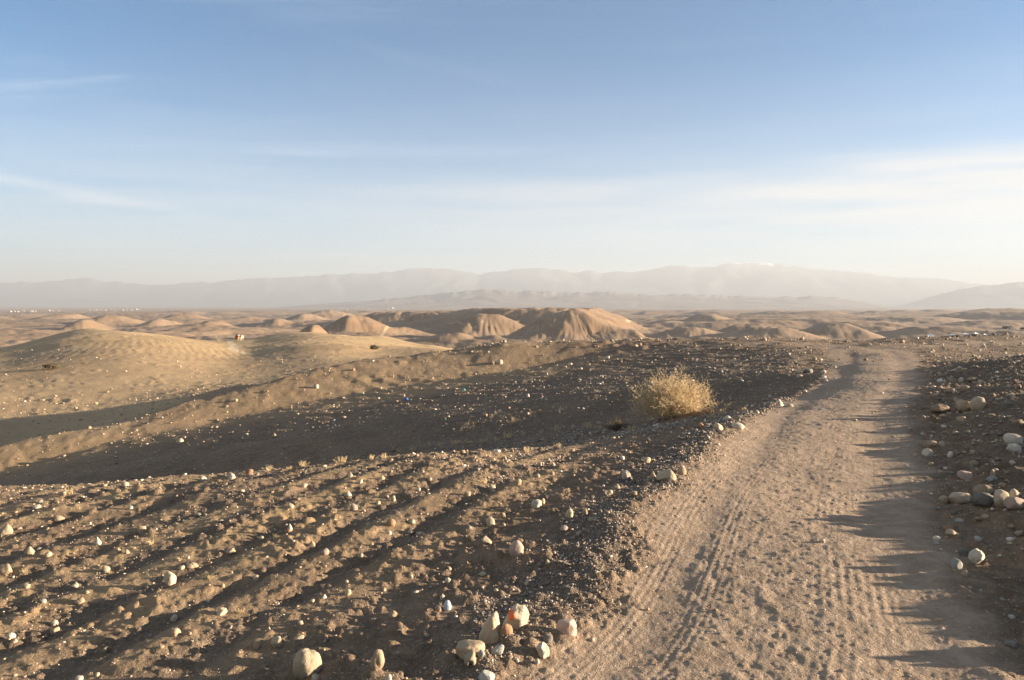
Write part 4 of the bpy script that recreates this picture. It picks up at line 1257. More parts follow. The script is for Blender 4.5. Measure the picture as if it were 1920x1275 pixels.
# ------------------------------------------------------------------ loose gravel and pebbles, too many to count
def pebbles(name, xs, ys, sizes, cols, label, mat, seed):
    g = np.random.default_rng(seed)
    zz = surface(xs, ys)[0]
    octa = np.array([(1, 0, 0), (-1, 0, 0), (0, 1, 0), (0, -1, 0), (0, 0, 1), (0, 0, -1)], float)
    octf = np.array([(0, 2, 4), (2, 1, 4), (1, 3, 4), (3, 0, 4), (2, 0, 5), (1, 2, 5), (3, 1, 5), (0, 3, 5)])
    crumb = sizes / np.hypot(xs, ys) < 0.0016            # the finest crumbs need eight faces only
    vs, fs, cs, base = [], [], [], 0
    for fine in (False, True):
        sel = np.nonzero(crumb == fine)[0]
        n = len(sel)
        if n == 0:
            continue
        if fine:
            lib, f1 = np.stack([octa * g.uniform(.6, 1.25, (6, 1)) + g.normal(size=(6, 3)) * .18 for k in range(14)]), octf
        else:
            lib, f1 = np.stack([rock_points(g, 1, ['angular', 'pyramid', 'slab', 'angular'][k % 4])[0] for k in range(14)]), ico(1)[1]
        s, x, y = sizes[sel], xs[sel], ys[sel]
        B = lib[g.integers(0, 14, n)]
        sc = np.stack([s * g.uniform(.8, 1.25, n), s * g.uniform(.65, 1.0, n), s * g.uniform(.45, .85, n)], 1)
        V = B * sc[:, None, :]
        a = g.uniform(0, 6.28, n)
        ca, sa = np.cos(a)[:, None], np.sin(a)[:, None]
        V = np.stack([V[..., 0] * ca - V[..., 1] * sa, V[..., 0] * sa + V[..., 1] * ca, V[..., 2]], -1)
        V[..., 0] += x[:, None]
        V[..., 1] += y[:, None]
        V[..., 2] += (zz[sel] + sc[:, 2] * g.uniform(0.05, 0.65, n))[:, None]
        nv = B.shape[1]
        vs.append(V.reshape(-1, 3))
        fs.append((f1[None] + (np.arange(n) * nv)[:, None, None]).reshape(-1, 3) + base)
        cs.append(np.repeat(cols[sel], nv, 0))
        base += n * nv
    V, F, C = np.concatenate(vs), np.concatenate(fs), np.concatenate(cs)
    me = raw_mesh(name, V, F, smooth=False)
    set_colors(me, 'tint', np.concatenate([C, np.ones((len(C), 1))], 1))
    return link(name, me, mat, label=label, kind='stuff')


def make_pebble_mat():
    m, T, b = principled('pebble', 0.85)
    at = T.node('ShaderNodeVertexColor', layer_name='tint')
    geo = T.node('ShaderNodeNewGeometry')
    n = T.noise(geo.outputs['Position'], 60.0, 3.0, 0.6)
    T.l.new(T.mix(T.ramp(n, 0.35, 0.7, 0, 0.4), at.outputs['Color'], (0.30, 0.22, 0.15)), b.inputs['Base Color'])
    return m


PEB = make_pebble_mat()
PAL = np.array([(0.46, 0.34, 0.22), (0.54, 0.42, 0.29), (0.66, 0.57, 0.44), (0.37, 0.25, 0.15), (0.33, 0.21, 0.13), (0.26, 0.20, 0.14), (0.42, 0.28, 0.19)])
PALW = np.array([.2, .12, .06, .25, .15, .14, .08])


def scatter(n, seed, r0, r1, a0, a1, u0, u1, power, weight):
    """random spots, log-uniform in distance, with sizes that fall off steeply; weight(x, y) keeps a share of them"""
    g = np.random.default_rng(seed)
    rr = np.exp(g.uniform(math.log(r0), math.log(r1), n))
    aa = np.radians(g.uniform(a0, a1, n))
    x, y = rr * np.sin(aa), rr * np.cos(aa)
    size = rr * u0 * (1 - g.uniform(0, 1, n) * (1 - (u0 / u1) ** power)) ** (-1 / power)
    keep = g.uniform(0, 1, n) < weight(x, y)
    return x[keep], y[keep], np.clip(size[keep], 0.004, 0.22)


def w_field(x, y):
    c, _ = line_coords(x, y, TRACK_S)
    z, t, s, gband_shade = surface(x, y)
    crest = np.exp(-((y + 0.1 * x - 9.4) / 1.5) ** 2) * (x < 2)
    w = 0.30 + 0.62 * crest + 0.45 * sstep(c, 1.0, 1.6)
    w = w * (1 - 0.93 * t) * (1 - sstep(np.hypot(x, y), 22, 60) * 0.55)
    return w * np.clip(0.75 + 0.8 * perlin(x / 0.7, y / 0.7, 401), 0.1, 1.4)


def w_trough(x, y):
    z, t, s, gband_shade = surface(x, y)
    return np.clip(0.22 + 0.6 * gband_shade, 0, 1) * (1 - 0.72 * t) * (1 - 0.65 * s) * (1 - 0.6 * sstep(np.hypot(x, y), 12, 30))


px_, py_, ps_ = scatter(62000, 11, 2.6, 60.0, -43, 44, 0.0011, 0.0080, 2.0, w_field)
for sd_, args in ((15, (5500, 15, 22.0, 170.0, -37, -1, 0.0009, 0.0036, 2.0, lambda x, y: 0.55 * (1 - sstep(np.hypot(x, y), 80, 170)) * np.clip(0.6 + perlin(x / 6, y / 6, 402), 0, 1))),
                  (17, (170000, 17, 2.7, 34.0, -42, 43, 0.0009, 0.0038, 2.5, w_trough)),
                  (16, (17500, 16, 3.0, 22.0, 14, 44, 0.0012, 0.0085, 1.8, lambda x, y: 0.8 * sstep(line_coords(x, y, TRACK_S)[0], 1.0, 1.6)))):
    a1, a2, a3 = scatter(*args)
    px_, py_, ps_ = np.concatenate([px_, a1]), np.concatenate([py_, a2]), np.concatenate([ps_, a3])
gcol = np.random.default_rng(12)
pc = PAL[gcol.choice(len(PAL), len(px_), p=PALW / PALW.sum())] * gcol.uniform(.62, 1.08, (len(px_), 1))
pebbles('field_pebbles', px_, py_, ps_ * 0.5 * 1.25, pc, 'loose pale and brown pebbles strewn over the ploughed soil', PEB, 13)
print('pebbles', len(px_))


def w_gravel(x, y):
    return np.clip(surface(x, y)[3] * 1.5 - 0.2, 0, 1) * (line_coords(x, y, TRACK_S)[0] < 0)


gx, gy, gs = scatter(60000, 21, 2.6, 16.0, -3, 30, 0.0017, 0.0056, 2.0, w_gravel)
GPAL = np.array([(0.20, 0.155, 0.12), (0.27, 0.215, 0.165), (0.14, 0.11, 0.085), (0.40, 0.32, 0.24), (0.25, 0.175, 0.125), (0.54, 0.45, 0.34)])
gc = GPAL[gcol.choice(6, len(gx), p=[.3, .22, .22, .1, .1, .06])] * gcol.uniform(.8, 1.15, (len(gx), 1))
pebbles('edge_gravel', gx, gy, gs * 0.62, gc, 'band of dark loose gravel along the left edge of the track', PEB, 23)
print('gravel', len(gx))
print('TRIS', sum(len(m.loops) - 2 * len(m.polygons) for m in bpy.data.meshes))


# ------------------------------------------------------------------ plants
def tubes(paths, radii, sides=3):
    """thin tubes along polylines: paths (n, k, 3), radii (n, k)"""
    n, k, _ = paths.shape
    tan = np.gradient(paths, axis=1)
    tan /= np.linalg.norm(tan, axis=2, keepdims=True) + 1e-9
    ref = np.where(np.abs(tan[..., 2:3]) > 0.9, np.array([1.0, 0, 0]), np.array([0, 0, 1.0]))
    u = np.cross(tan, ref)
    u /= np.linalg.norm(u, axis=2, keepdims=True) + 1e-9
    w = np.cross(tan, u)
    ang = np.arange(sides) * 2 * math.pi / sides
    ring = u[:, :, None] * np.cos(ang)[None, None, :, None] + w[:, :, None] * np.sin(ang)[None, None, :, None]
    V = paths[:, :, None] + ring * radii[:, :, None, None]
    base = (np.arange(n) * k * sides)[:, None, None] + (np.arange(k - 1) * sides)[None, :, None] + np.arange(sides)[None, None, :]
    nxt = (np.arange(n) * k * sides)[:, None, None] + (np.arange(k - 1) * sides)[None, :, None] + ((np.arange(sides) + 1) % sides)[None, None, :]
    F = np.stack([base, nxt, nxt + sides, base + sides], -1).reshape(-1, 4)
    return V.reshape(-1, 3), F


def grow(g, start, dirs, length, k, curl, up):
    n = len(start)
    P = np.zeros((n, k, 3))
    P[:, 0] = start
    d = dirs.copy()
    for i in range(1, k):
        d = d + g.normal(size=(n, 3)) * curl
        d[:, 2] += up
        d /= np.linalg.norm(d, axis=1, keepdims=True)
        P[:, i] = P[:, i - 1] + d * (length / (k - 1))[:, None]
    return P, d


STRAW = plain_mat('dry_straw', (0.52, 0.365, 0.185), (0.66, 0.49, 0.28), 9.0)
STEM = plain_mat('dry_stem', (0.26, 0.15, 0.08), (0.38, 0.25, 0.14), 7.0)
LITTER = plain_mat('russet_litter', (0.33, 0.16, 0.07), (0.44, 0.25, 0.12), 12.0)
DARKTWIG = plain_mat('dark_twig', (0.10, 0.075, 0.045), (0.17, 0.125, 0.075), 9.0)


def bush_meshes(seed, a, b_, h, n1, n2, n3, thick):
    """domed tumbleweed: stems from the root, twigs and curled tips out to an uneven dome"""
    g = np.random.default_rng(seed)
    th = g.uniform(0, 2 * math.pi, n1)
    el = np.arcsin(g.uniform(0.02, 1.0, n1) ** 0.8)
    d = np.stack([np.cos(th) * np.cos(el), np.sin(th) * np.cos(el), np.sin(el)], 1)
    lump = 1 + 0.17 * np.sin(2 * th + 1.3) * np.cos(el) + 0.13 * np.sin(5 * th + 4 * el) + 0.10 * np.sin(9 * th - 6 * el)
    reach = lump / np.sqrt((d[:, 0] / a) ** 2 + (d[:, 1] / b_) ** 2 + (d[:, 2] / h) ** 2) * g.uniform(.70, 1.06, n1)
    st = np.stack([g.normal(size=n1) * .12 * a, g.normal(size=n1) * .12 * b_, np.zeros(n1)], 1)
    P1, _ = grow(g, st, d, reach * 0.86, 6, 0.16, 0.02)
    V1, F1 = tubes(P1, np.linspace(1.6, .6, 6)[None] * thick * np.ones((n1, 1)))
    # twigs
    i = g.integers(0, n1, n2)
    t = g.uniform(1.6, 5.0, n2)
    lo = np.floor(t).astype(int).clip(0, 4)
    fr = (t - lo)[:, None]
    s2 = P1[i, lo] * (1 - fr) + P1[i, lo + 1] * fr
    dd = P1[i, lo + 1] - P1[i, lo]
    dd /= np.linalg.norm(dd, axis=1, keepdims=True)
    dd = dd + g.normal(size=(n2, 3)) * .65
    dd /= np.linalg.norm(dd, axis=1, keepdims=True)
    P2, _ = grow(g, s2, dd, g.uniform(.14, .34, n2) * a * 1.1, 5, .32, .03)
    j = g.integers(0, n2, n3)
    s3 = P2[j, g.integers(2, 5, n3)]
    d3 = g.normal(size=(n3, 3)) + 0.9 * (s3 / (np.linalg.norm(s3, axis=1, keepdims=True) + 1e-6))
    d3 /= np.linalg.norm(d3, axis=1, keepdims=True)
    P3, _ = grow(g, s3, d3, g.uniform(.05, .15, n3) * a * 1.2, 4, .6, .02)
    # keep things above the ground and inside a ragged dome
    for P in (P2, P3):
        P[..., 2] = np.abs(P[..., 2]) + 0.004
    V2, F2 = tubes(P2, np.linspace(.9, .5, 5)[None] * thick * np.ones((n2, 1)))
    V3, F3 = tubes(P3, np.linspace(.65, .45, 4)[None] * thick * np.ones((n3, 1)))
    return (V1, F1), (np.concatenate([V2, V3]), np.concatenate([F2, F3 + len(V2)]))


bp = hit(1274, 785)
bw = 0.5 * 164 / FPX * bp[1]
bh = 83 / FPX * bp[1]
bush = bpy.data.objects.new('dry_bush', None)
COL.objects.link(bush)
bush.location = (bp[0], bp[1] + bw * .5, bp[2] - 0.02)
tag(bush, 'domed straw-coloured dry bush standing alone beside the track', 'bush')
(sv, sf), (tv, tf) = bush_meshes(61, bw, bw * .85, bh, 320, 3000, 8000, 0.0033)
link('stem', raw_mesh('stem', sv, sf), STEM, bush)
link('twigs', raw_mesh('twigs', tv, tf), STRAW, bush, kind='stuff')
g = np.random.default_rng(62)
nl = 700
lx, ly = g.normal(size=nl) * bw * .45 + bw * .45, g.normal(size=nl) * bw * .35 - bw * .35
lz = surface(lx + bush.location.x, ly + bush.location.y)[0] - bush.location.z + 0.012
ld = g.normal(size=(nl, 3)) * np.array([1, 1, .25])
ld /= np.linalg.norm(ld, axis=1, keepdims=True)
LP, _ = grow(g, np.stack([lx, ly, lz], 1), ld, g.uniform(.05, .13, nl), 4, .4, .02)
lv, lf_ = tubes(LP, np.full((nl, 4), .0032))
link('litter', raw_mesh('litter', lv, lf_), LITTER, bush, kind='stuff')

# low withered plant and other dark shrubs
def small_shrub(px, py, wpx, hpx, mat, label, seed, n=(60, 500, 900), thick=.003, near=2.0):
    p = hit(px, py, near)
    if p is None:
        return
    w_, h_ = .5 * wpx / FPX * p[1], hpx / FPX * p[1]
    (v1, f1_), (v2, f2_) = bush_meshes(seed, w_, w_ * .8, h_, *n, thick)
    o = bpy.data.objects.new('shrub', None)
    COL.objects.link(o)
    o.location = (p[0], p[1] + w_ * .3, p[2] - .01)
    tag(o, label, 'shrub')
    link('stem', raw_mesh('stem', v1, f1_), DARKTWIG, o)
    link('twigs', raw_mesh('twigs', v2, f2_), mat, o, kind='stuff')


small_shrub(1160, 806, 66, 19, DARKTWIG, 'low withered dark shrub in the shade left of the dry bush', 71, (60, 350, 500))
small_shrub(90, 693, 40, 9, DARKTWIG, 'flat dark shrub on the open slope at the far left', 72, (40, 500, 900), .02)
small_shrub(699, 655, 26, 6, DARKTWIG, 'small dark shrub on the sandy slope under the pointed hill', 73, (40, 400, 700), .03)

TUFT = []
for k in range(5):
    g = np.random.default_rng(90 + k)
    n = 34
    st = np.stack([g.normal(size=n) * .22, g.normal(size=n) * .22, np.zeros(n)], 1)
    d = np.stack([g.normal(size=n) * .45, g.normal(size=n) * .45, np.ones(n)], 1)
    d /= np.linalg.norm(d, axis=1, keepdims=True)
    P, _ = grow(g, st, d, g.uniform(.45, 1.05, n), 5, .16, -.03)
    v, f = tubes(P, np.linspace(.028, .012, 5)[None] * np.ones((n, 1)))
    me = raw_mesh('grass_tuft', v, f)
    me.materials.append(STRAW)
    TUFT.append(me)
SPOTS = [(640, 866), (668, 862), (700, 860), (716, 858), (745, 848), (770, 846), (800, 838), (826, 836), (858, 834), (880, 832), (905, 829), (930, 825), (952, 820), (985, 815), (1010, 812), (1040, 808), (570, 876),
         (540, 880), (508, 884), (612, 870), (1105, 800), (1130, 803), (1185, 808), (1345, 778), (1362, 776), (1335, 783), (1395, 772), (760, 990), (655, 935), (630, 962), (845, 955), (570, 990), (520, 1010),
         (285, 1020), (130, 925), (210, 1075), (395, 1085), (370, 1165), (335, 1050), (905, 905), (990, 848), (1050, 838), (45, 1075), (450, 1150)]
for px, py in SPOTS:
    p = hit(px + random.uniform(-4, 4), py)
    if p is None:
        continue
    o = bpy.data.objects.new('grass_tuft', random.choice(TUFT))
    COL.objects.link(o)
    crest_ = py < 900
    sc = (random.uniform(8, 15) if crest_ else random.uniform(7, 13)) / FPX * p[1]
    o.scale = (sc * random.uniform(.9, 1.7), sc, sc)
    o.rotation_euler = (0, 0, random.uniform(0, 6.28))
    o.location = (p[0], p[1], p[2] - .005)
    if crest_:
        tag(o, own_label('short dry straw grass tuft', px, py, 'along the crest of the field'), 'grass tuft', 'dry grass tufts along the crest')
    else:
        tag(o, own_label('thin dry grass sprig', px, py, 'among the furrow stones'), 'grass tuft', 'dry grass sprigs between the furrows')

# ------------------------------------------------------------------ litter
def crumple(name, px, py, wpx, col, label, cat):
    p = hit(px, py)
    s_ = .5 * wpx / FPX * p[1]
    me = stone_mesh(int(px), 3, 'rough', s_, s_ * .8, s_ * .75)
    m, T, b = principled(name, 0.35)
    b.inputs['Base Color'].default_value = (*col, 1)
    me.materials.append(m)
    me.name = name
    o = link(name, me, label=label, cat=cat)
    o.location = (p[0], p[1], p[2] - .01)


crumple('plastic_bag', 762, 751, 8, (0.05, 0.13, 0.34), 'crumpled blue plastic bag on the dark soil', 'litter')
crumple('plastic_scrap', 870, 732, 6, (0.08, 0.30, 0.25), 'small crumpled teal plastic scrap up the slope from the blue bag', 'litter')

# ------------------------------------------------------------------ camp, village and trees far away
CANVAS = plain_mat('white_canvas', (0.78, 0.75, 0.70), (0.84, 0.82, 0.78), 1.0, .8)
DOORM = plain_mat('dark_opening', (0.06, 0.05, 0.04), (0.09, 0.07, 0.05), 2.0)
WALLM = plain_mat('limewash', (0.36, 0.31, 0.25), (0.46, 0.40, 0.34), .4)
ROOFM = plain_mat('roof_clay', (0.45, 0.36, 0.28), (0.52, 0.44, 0.35), .5)
LEAF = plain_mat('olive_leaf', (0.035, 0.040, 0.020), (0.070, 0.075, 0.035), 2.0)
BARK = plain_mat('bark', (0.10, 0.07, 0.05), (0.16, 0.12, 0.08), 5.0)


def poly_mesh(name, verts, faces):
    me = bpy.data.meshes.new(name)
    me.from_pydata(verts, [], faces)
    me.update()
    return me


def box_vf(x0, x1, y0, y1, z0, z1):
    v = [(x0, y0, z0), (x1, y0, z0), (x1, y1, z0), (x0, y1, z0), (x0, y0, z1), (x1, y0, z1), (x1, y1, z1), (x0, y1, z1)]
    f = [(0, 3, 2, 1), (4, 5, 6, 7), (0, 1, 5, 4), (1, 2, 6, 5), (2, 3, 7, 6), (3, 0, 4, 7)]
    return v, f


def tent_parts():
    # hipped ridge tent: low walls, sagging ridge, eaves proud of the walls
    w, d, e, r = 1.0, .7, .42, .95
    v = [(-w, -d, 0), (w, -d, 0), (w, d, 0), (-w, d, 0), (-w, -d, e), (w, -d, e), (w, d, e), (-w, d, e)]
    wall = poly_mesh('canvas_wall', v, [(0, 1, 5, 4), (1, 2, 6, 5), (2, 3, 7, 6), (3, 0, 4, 7)])
    k = 1.12
    v = [(-w * k, -d * k, e - .05), (w * k, -d * k, e - .05), (w * k, d * k, e - .05), (-w * k, d * k, e - .05), (-w * .35, 0, r), (w * .35, 0, r), (0, 0, r - .05),
         (0, -d * k, e - .09), (0, d * k, e - .09), (-w * .68, -d * .55, .66), (w * .68, -d * .55, .66), (w * .68, d * .55, .66), (-w * .68, d * .55, .66)]
    roof = poly_mesh('canvas_roof', v, [(0, 7, 9), (7, 6, 4, 9), (7, 10, 5, 6), (7, 1, 10), (1, 2, 11, 10), (10, 11, 5), (2, 8, 11), (8, 6, 5, 11), (8, 12, 4, 6), (8, 3, 12), (3, 0, 9, 12), (12, 9, 4)])
    v, f = box_vf(-.16, .16, -d - .012, -d + .01, 0, .36)
    flap = poly_mesh('door_flap', v, f)
    wall.materials.append(CANVAS)
    roof.materials.append(CANVAS)
    flap.materials.append(DOORM)
    return wall, roof, flap


TENT = tent_parts()
TENTS = [(1745, 631.5, 11, 'leftmost and largest white tent behind the field rim'), (1786, 630, 9, 'second white tent from the left behind the field rim'), (1810, 628, 9, 'middle white tent of the camp, above the rim'),
         (1829, 626.5, 7, 'highest white tent of the camp on the slope'), (1846, 629, 7, 'rightmost white tent of the camp')]
for px, py, wpx, lab in TENTS:
    p = hit(px, py, 120, 3000)
    if p is None:
        continue
    t = bpy.data.objects.new('tent', None)
    COL.objects.link(t)
    s_ = .5 * wpx / FPX * p[1]
    t.location = (p[0], p[1], p[2])
    t.scale = (s_, s_, s_)
    t.rotation_euler = (0, 0, random.uniform(-.5, .3))
    tag(t, lab, 'tent', 'white tents of the desert camp')
    for me in TENT:
        link(me.name.split('.')[0], me, None, t)


def house_parts():
    v, f = box_vf(-1, .3, -.6, .6, -.3, .75)
    v2, f2 = box_vf(.302, 1, -.5, .55, -.3, .48)
    wall = poly_mesh('wall', v + v2, f + [tuple(i + 8 for i in q) for q in f2])
    v, f = box_vf(-1.04, .34, -.64, .64, .752, .82)
    v2, f2 = box_vf(.36, 1.04, -.54, .59, .482, .54)
    roof = poly_mesh('roof', v + v2, f + [tuple(i + 8 for i in q) for q in f2])
    v, f = box_vf(-.5, -.3, -.612, -.59, -.3, .3)
    door = poly_mesh('door', v, f)
    wall.materials.append(WALLM)
    roof.materials.append(WALLM)
    door.materials.append(DOORM)
    return wall, roof, door


HOUSE = house_parts()


def house(px, py, wpx, label, group, far=20000):
    p = hit(px, py, 400, far)
    if p is None:
        return
    o = bpy.data.objects.new('house', None)
    COL.objects.link(o)
    s_ = .42 * wpx / FPX * p[1]
    o.location = (p[0], p[1], p[2])
    o.scale = (s_, s_, s_ * random.uniform(.75, 1.1))
    o.rotation_euler = (0, 0, random.uniform(-.9, .5))
    tag(o, label, 'house', group)
    for me in HOUSE:
        link(me.name.split('.')[0], me, None, o)


VILL = [(20, 585, 7), (27, 584.5, 5), (34, 585, 5), (45, 584, 4), (59, 584.5, 7), (66, 584, 4), (92, 583, 6), (99, 583.5, 4), (110, 583, 5), (168, 582, 5), (175, 581.5, 4), (182, 582, 5), (190, 581.5, 3), (198, 582, 5),
        (206, 580.5, 4), (214, 582, 3), (230, 582, 5), (238, 581.5, 4), (247, 582, 5), (256, 581, 6), (262, 581.5, 3)]
for px, py, w_ in VILL:
    house(px, py, w_, 'tiny white flat-roofed house of the village on the hazy plain', 'village houses on the plain')
for px, py, w_ in [(596, 579.5, 3), (735, 579, 8), (728, 579.5, 4), (742, 579.5, 4), (650, 582, 4), (690, 580.5, 4), (700, 581, 3)]:
    house(px, py, w_, 'tiny white house on the plain below the pale ridge', 'houses below the ridge')

hp = hit(1897, 617.5, 400, 3000)
house(1898, 617.5, 13, 'low white house between dark trees on the mound at right', 'houses on the mound', 3000)


def far_tree(px, py, wpx, hpx, label, seed):
    p = hit(px, py, 300, 3000)
    if p is None:
        return
    w_, h_ = .5 * wpx / FPX * p[1], hpx / FPX * p[1]
    g = np.random.default_rng(seed)
    o = bpy.data.objects.new('tree', None)
    COL.objects.link(o)
    o.location = p
    tag(o, label, 'tree', 'dark trees on the mound')
    P = np.zeros((5, 4, 3))
    for k in range(5):
        top = g.normal(size=3) * np.array([.45 * w_, .45 * w_, 0]) + np.array([0, 0, h_ * .62])
        if k == 0:
            top = np.array([0, 0, h_ * .55])
        st = np.array([0, 0, h_ * (-.1 if k == 0 else .25)])
        for q in range(4):
            P[k, q] = st + (top - st) * q / 3
    v, f = tubes(P, np.linspace(.09, .03, 4)[None] * h_ * np.ones((5, 1)) * np.array([1, .6, .6, .6, .6])[:, None], 5)
    link('trunk', raw_mesh('trunk', v, f), BARK, o)
    n = 900
    q = g.normal(size=(n, 3))
    q /= np.linalg.norm(q, axis=1, keepdims=True)
    rad_ = g.uniform(.45, 1, n) ** .6 * (1 + .22 * np.sin(q[:, 0] * 5 + seed) * np.cos(q[:, 1] * 4))
    c = q * rad_[:, None] * np.array([w_, w_, h_ * .4]) + np.array([0, 0, h_ * .62])
    a, b_ = g.normal(size=(n, 3)), g.normal(size=(n, 3))
    s_ = w_ * .13
    V = np.stack([c + a * s_, c + b_ * s_, c - a * s_ * .6 - b_ * s_ * .6], 1).reshape(-1, 3)
    link('crown', raw_mesh('crown', V, np.arange(3 * n).reshape(-1, 3)), LEAF, o)


far_tree(1885, 616.5, 9, 4.5, 'widest dark tree on the mound, left of the white house', 301)
far_tree(1894, 616.5, 6, 5, 'rounder dark tree just above the white house', 302)
far_tree(1917, 618.5, 7, 4.5, 'dark tree at the right edge beyond the white house', 303)
far_tree(1850, 622, 4, 2, 'small dark bush-like tree on the slope above the camp', 304)


# ------------------------------------------------------------------ camel riders on the far slope
def skin_mesh(name, joints, edges, radii, mat, parent):
    me = bpy.data.meshes.new(name)
    me.from_pydata(joints, edges, [])
    me.update()
    o = link(name, me, mat, parent)
    md = o.modifiers.new('skin', 'SKIN')
    for i, rr_ in enumerate(radii):
        sv_ = me.skin_vertices[0].data[i]
        sv_.radius = (rr_, rr_) if not isinstance(rr_, tuple) else rr_
        sv_.use_root = i == 0
    o.modifiers.new('smooth', 'SUBSURF').levels = 1
    o.modifiers['smooth'].render_levels = 1
    return o


COAT = plain_mat('camel_coat', (0.30, 0.19, 0.10), (0.38, 0.25, 0.14), 3.0)
PALECOAT = plain_mat('pale_camel_coat', (0.46, 0.36, 0.24), (0.54, 0.43, 0.30), 3.0)
ORANGE = plain_mat('orange_blanket', (0.50, 0.11, 0.03), (0.60, 0.16, 0.05), 6.0)
CREAMCL = plain_mat('cream_blanket', (0.46, 0.37, 0.25), (0.54, 0.44, 0.31), 6.0)
BLACKCL = plain_mat('black_cloth', (0.012, 0.012, 0.014), (0.03, 0.03, 0.032), 6.0)
WHITECL = plain_mat('white_cloth', (0.75, 0.74, 0.72), (0.82, 0.81, 0.79), 6.0)
SKIN = plain_mat('skin', (0.30, 0.18, 0.12), (0.36, 0.22, 0.15), 6.0)
HAIR = plain_mat('dark_hair', (0.015, 0.012, 0.010), (0.03, 0.024, 0.02), 9.0)


def camel(loc, rot, coat, cloth, label, s_):
    c = bpy.data.objects.new('camel', None)
    COL.objects.link(c)
    c.location, c.rotation_euler, c.scale = loc, (0, 0, rot), (s_, s_, s_)
    tag(c, label, 'camel', 'camels with riders on the far slope')
    J = [(0, 0, 1.35), (0, .45, 1.38), (0, .85, 1.42), (0, 1.15, 1.30), (0, 1.45, 1.42), (0, 1.62, 1.75), (0, 1.70, 2.02), (0, 1.95, 2.0), (0, 2.10, 1.93),
         (0, -.45, 1.38), (0, -.75, 1.32), (0, .1, 1.78), (0, -.9, 1.1), (0, -.95, .75)]
    E = [(0, 1), (1, 2), (2, 3), (3, 4), (4, 5), (5, 6), (6, 7), (7, 8), (0, 9), (9, 10), (0, 11), (10, 12), (12, 13)]
    Rd = [.40, .38, .32, .19, .13, .11, .12, .10, .06, .38, .28, .14, .05, .03]
    for sx in (-1, 1):
        for (yy, att, ph) in ((.80, 2, .12 * sx), (-.72, 10, -.12 * sx)):
            b_ = len(J)
            J += [(.20 * sx, yy, 1.0), (.20 * sx, yy + ph, .55), (.20 * sx, yy + ph * .6, .12), (.20 * sx, yy + ph * .6 + .08, .03)]
            E += [(att, b_), (b_, b_ + 1), (b_ + 1, b_ + 2), (b_ + 2, b_ + 3)]
            Rd += [.14, .075, .055, .08]
    skin_mesh('body', J, E, Rd, coat, c)
    # saddle blanket hanging over both flanks
    g_ = []
    for yy in (-.42, -.2, 0, .2, .42):
        for a_ in np.linspace(-1.75, 1.75, 11):
            rr_ = .47 + .02 * math.sin(a_ * 5 + yy * 7)
            hump = .30 * math.exp(-(a_ / .5) ** 2) * math.exp(-((yy - .1) / .3) ** 2)
            g_.append((math.sin(a_) * rr_, yy, 1.38 + math.cos(a_) * (rr_ + hump) - (abs(a_) > 1.5) * .12))
    f = [(i * 11 + j, i * 11 + j + 1, (i + 1) * 11 + j + 1, (i + 1) * 11 + j) for i in range(4) for j in range(10)]
    sb = link('saddle_blanket', poly_mesh('saddle_blanket', g_, f), cloth, c)
    sb.modifiers.new('thick', 'SOLIDIFY').thickness = .03
    return c


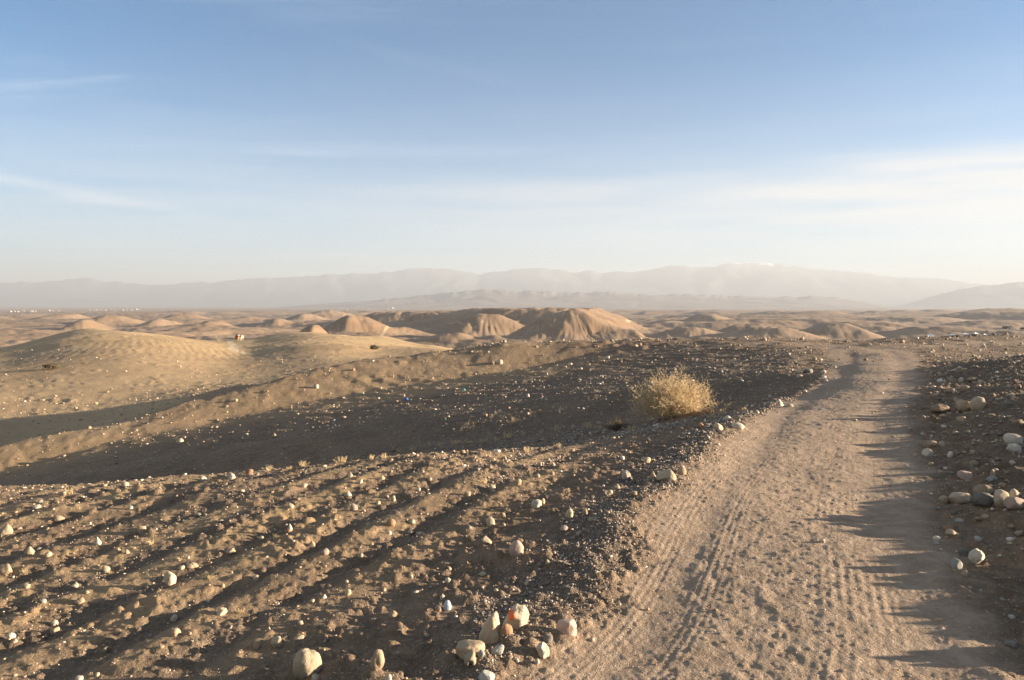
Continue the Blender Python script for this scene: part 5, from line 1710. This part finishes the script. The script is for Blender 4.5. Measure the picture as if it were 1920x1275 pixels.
def rider(loc, rot, top, trousers, label, s_):
    pn = bpy.data.objects.new('person', None)
    COL.objects.link(pn)
    pn.location, pn.rotation_euler, pn.scale = loc, (0, 0, rot), (s_, s_, s_)
    tag(pn, label, 'person')
    J = [(0, 0, .05), (0, .02, .28), (0, .04, .50), (0, .05, .60), (0, .07, .72), (0, .08, .82)]
    E = [(0, 1), (1, 2), (2, 3), (3, 4), (4, 5)]
    Rd = [(.16, .13), (.14, .11), (.17, .11), (.06, .06), (.10, .11), (.085, .10)]
    for sx in (-1, 1):
        b_ = len(J)
        J += [(.20 * sx, .05, .50), (.27 * sx, .12, .26), (.16 * sx, .34, .14), (.14 * sx, .42, .12)]
        E += [(2, b_), (b_, b_ + 1), (b_ + 1, b_ + 2), (b_ + 2, b_ + 3)]
        Rd += [.065, .05, .04, .045]
        b_ = len(J)
        J += [(.14 * sx, .04, .02), (.44 * sx, .28, -.08), (.46 * sx, .22, -.46), (.46 * sx, .36, -.50)]
        E += [(0, b_), (b_, b_ + 1), (b_ + 1, b_ + 2), (b_ + 2, b_ + 3)]
        Rd += [.10, .085, .06, .05]
    skin_mesh('body', J, E, Rd, SKIN, pn)
    Jt = [(0, 0, .03), (0, .02, .28), (0, .04, .50), (0, .05, .57)]
    Et = [(0, 1), (1, 2), (2, 3)]
    Rt = [(.18, .15), (.165, .13), (.19, .13), (.075, .075)]
    for sx in (-1, 1):
        b_ = len(Jt)
        Jt += [(.20 * sx, .05, .50), (.27 * sx, .12, .26), (.18 * sx, .31, .155)]
        Et += [(2, b_), (b_, b_ + 1), (b_ + 1, b_ + 2)]
        Rt += [.08, .066, .056]
    skin_mesh('shirt', Jt, Et, Rt, top, pn)
    Jl, El, Rl = [(0, 0, .03)], [], [(.18, .15)]
    for sx in (-1, 1):
        b_ = len(Jl)
        Jl += [(.14 * sx, .04, .02), (.44 * sx, .28, -.08), (.46 * sx, .22, -.43)]
        El += [(0, b_), (b_, b_ + 1), (b_ + 1, b_ + 2)]
        Rl += [.115, .10, .075]
    skin_mesh('trousers', Jl, El, Rl, trousers, pn)
    v, f = ico(2)
    hv = v * np.array([.115, .13, .12]) + np.array([0, .06, .81])
    keep = (v[f].mean(1)[:, 2] > .05) | (v[f].mean(1)[:, 1] < -.25)
    link('hair', raw_mesh('hair', hv, f[keep]), HAIR, pn)
    return pn


cp = hit(446, 640, 60, 900)
if cp is not None:
    s_ = 13.5 / FPX * cp[1] / 2.75
    for dx_, dy_, coat, cloth, top, tr, la, lb, rot in (
            (-.85, 0.9, COAT, BLACKCL, BLACKCL, BLACKCL, 'brown camel with a dark blanket, left of a pair walking away', 'person all in black riding the left camel', .15),
            (.25, 0.0, COAT, ORANGE, WHITECL, BLACKCL, 'camel with an orange saddle blanket at the middle of the group', 'dark-haired person in white riding the camel with the orange blanket', .1),
            (1.15, 0.7, PALECOAT, CREAMCL, CREAMCL, CREAMCL, 'pale camel with a cream blanket at the right of the group', 'dark-haired person in cream clothes riding the pale camel', -.1)):
        x_, y_ = cp[0] + dx_ * s_, cp[1] + dy_ * s_
        z_ = float(surface(np.array([x_]), np.array([y_]))[0][0])
        camel((x_, y_, z_), rot, coat, cloth, la, s_)
        rider((x_, y_ + .1 * s_, z_ + 1.95 * s_), rot, top, tr, lb, s_)
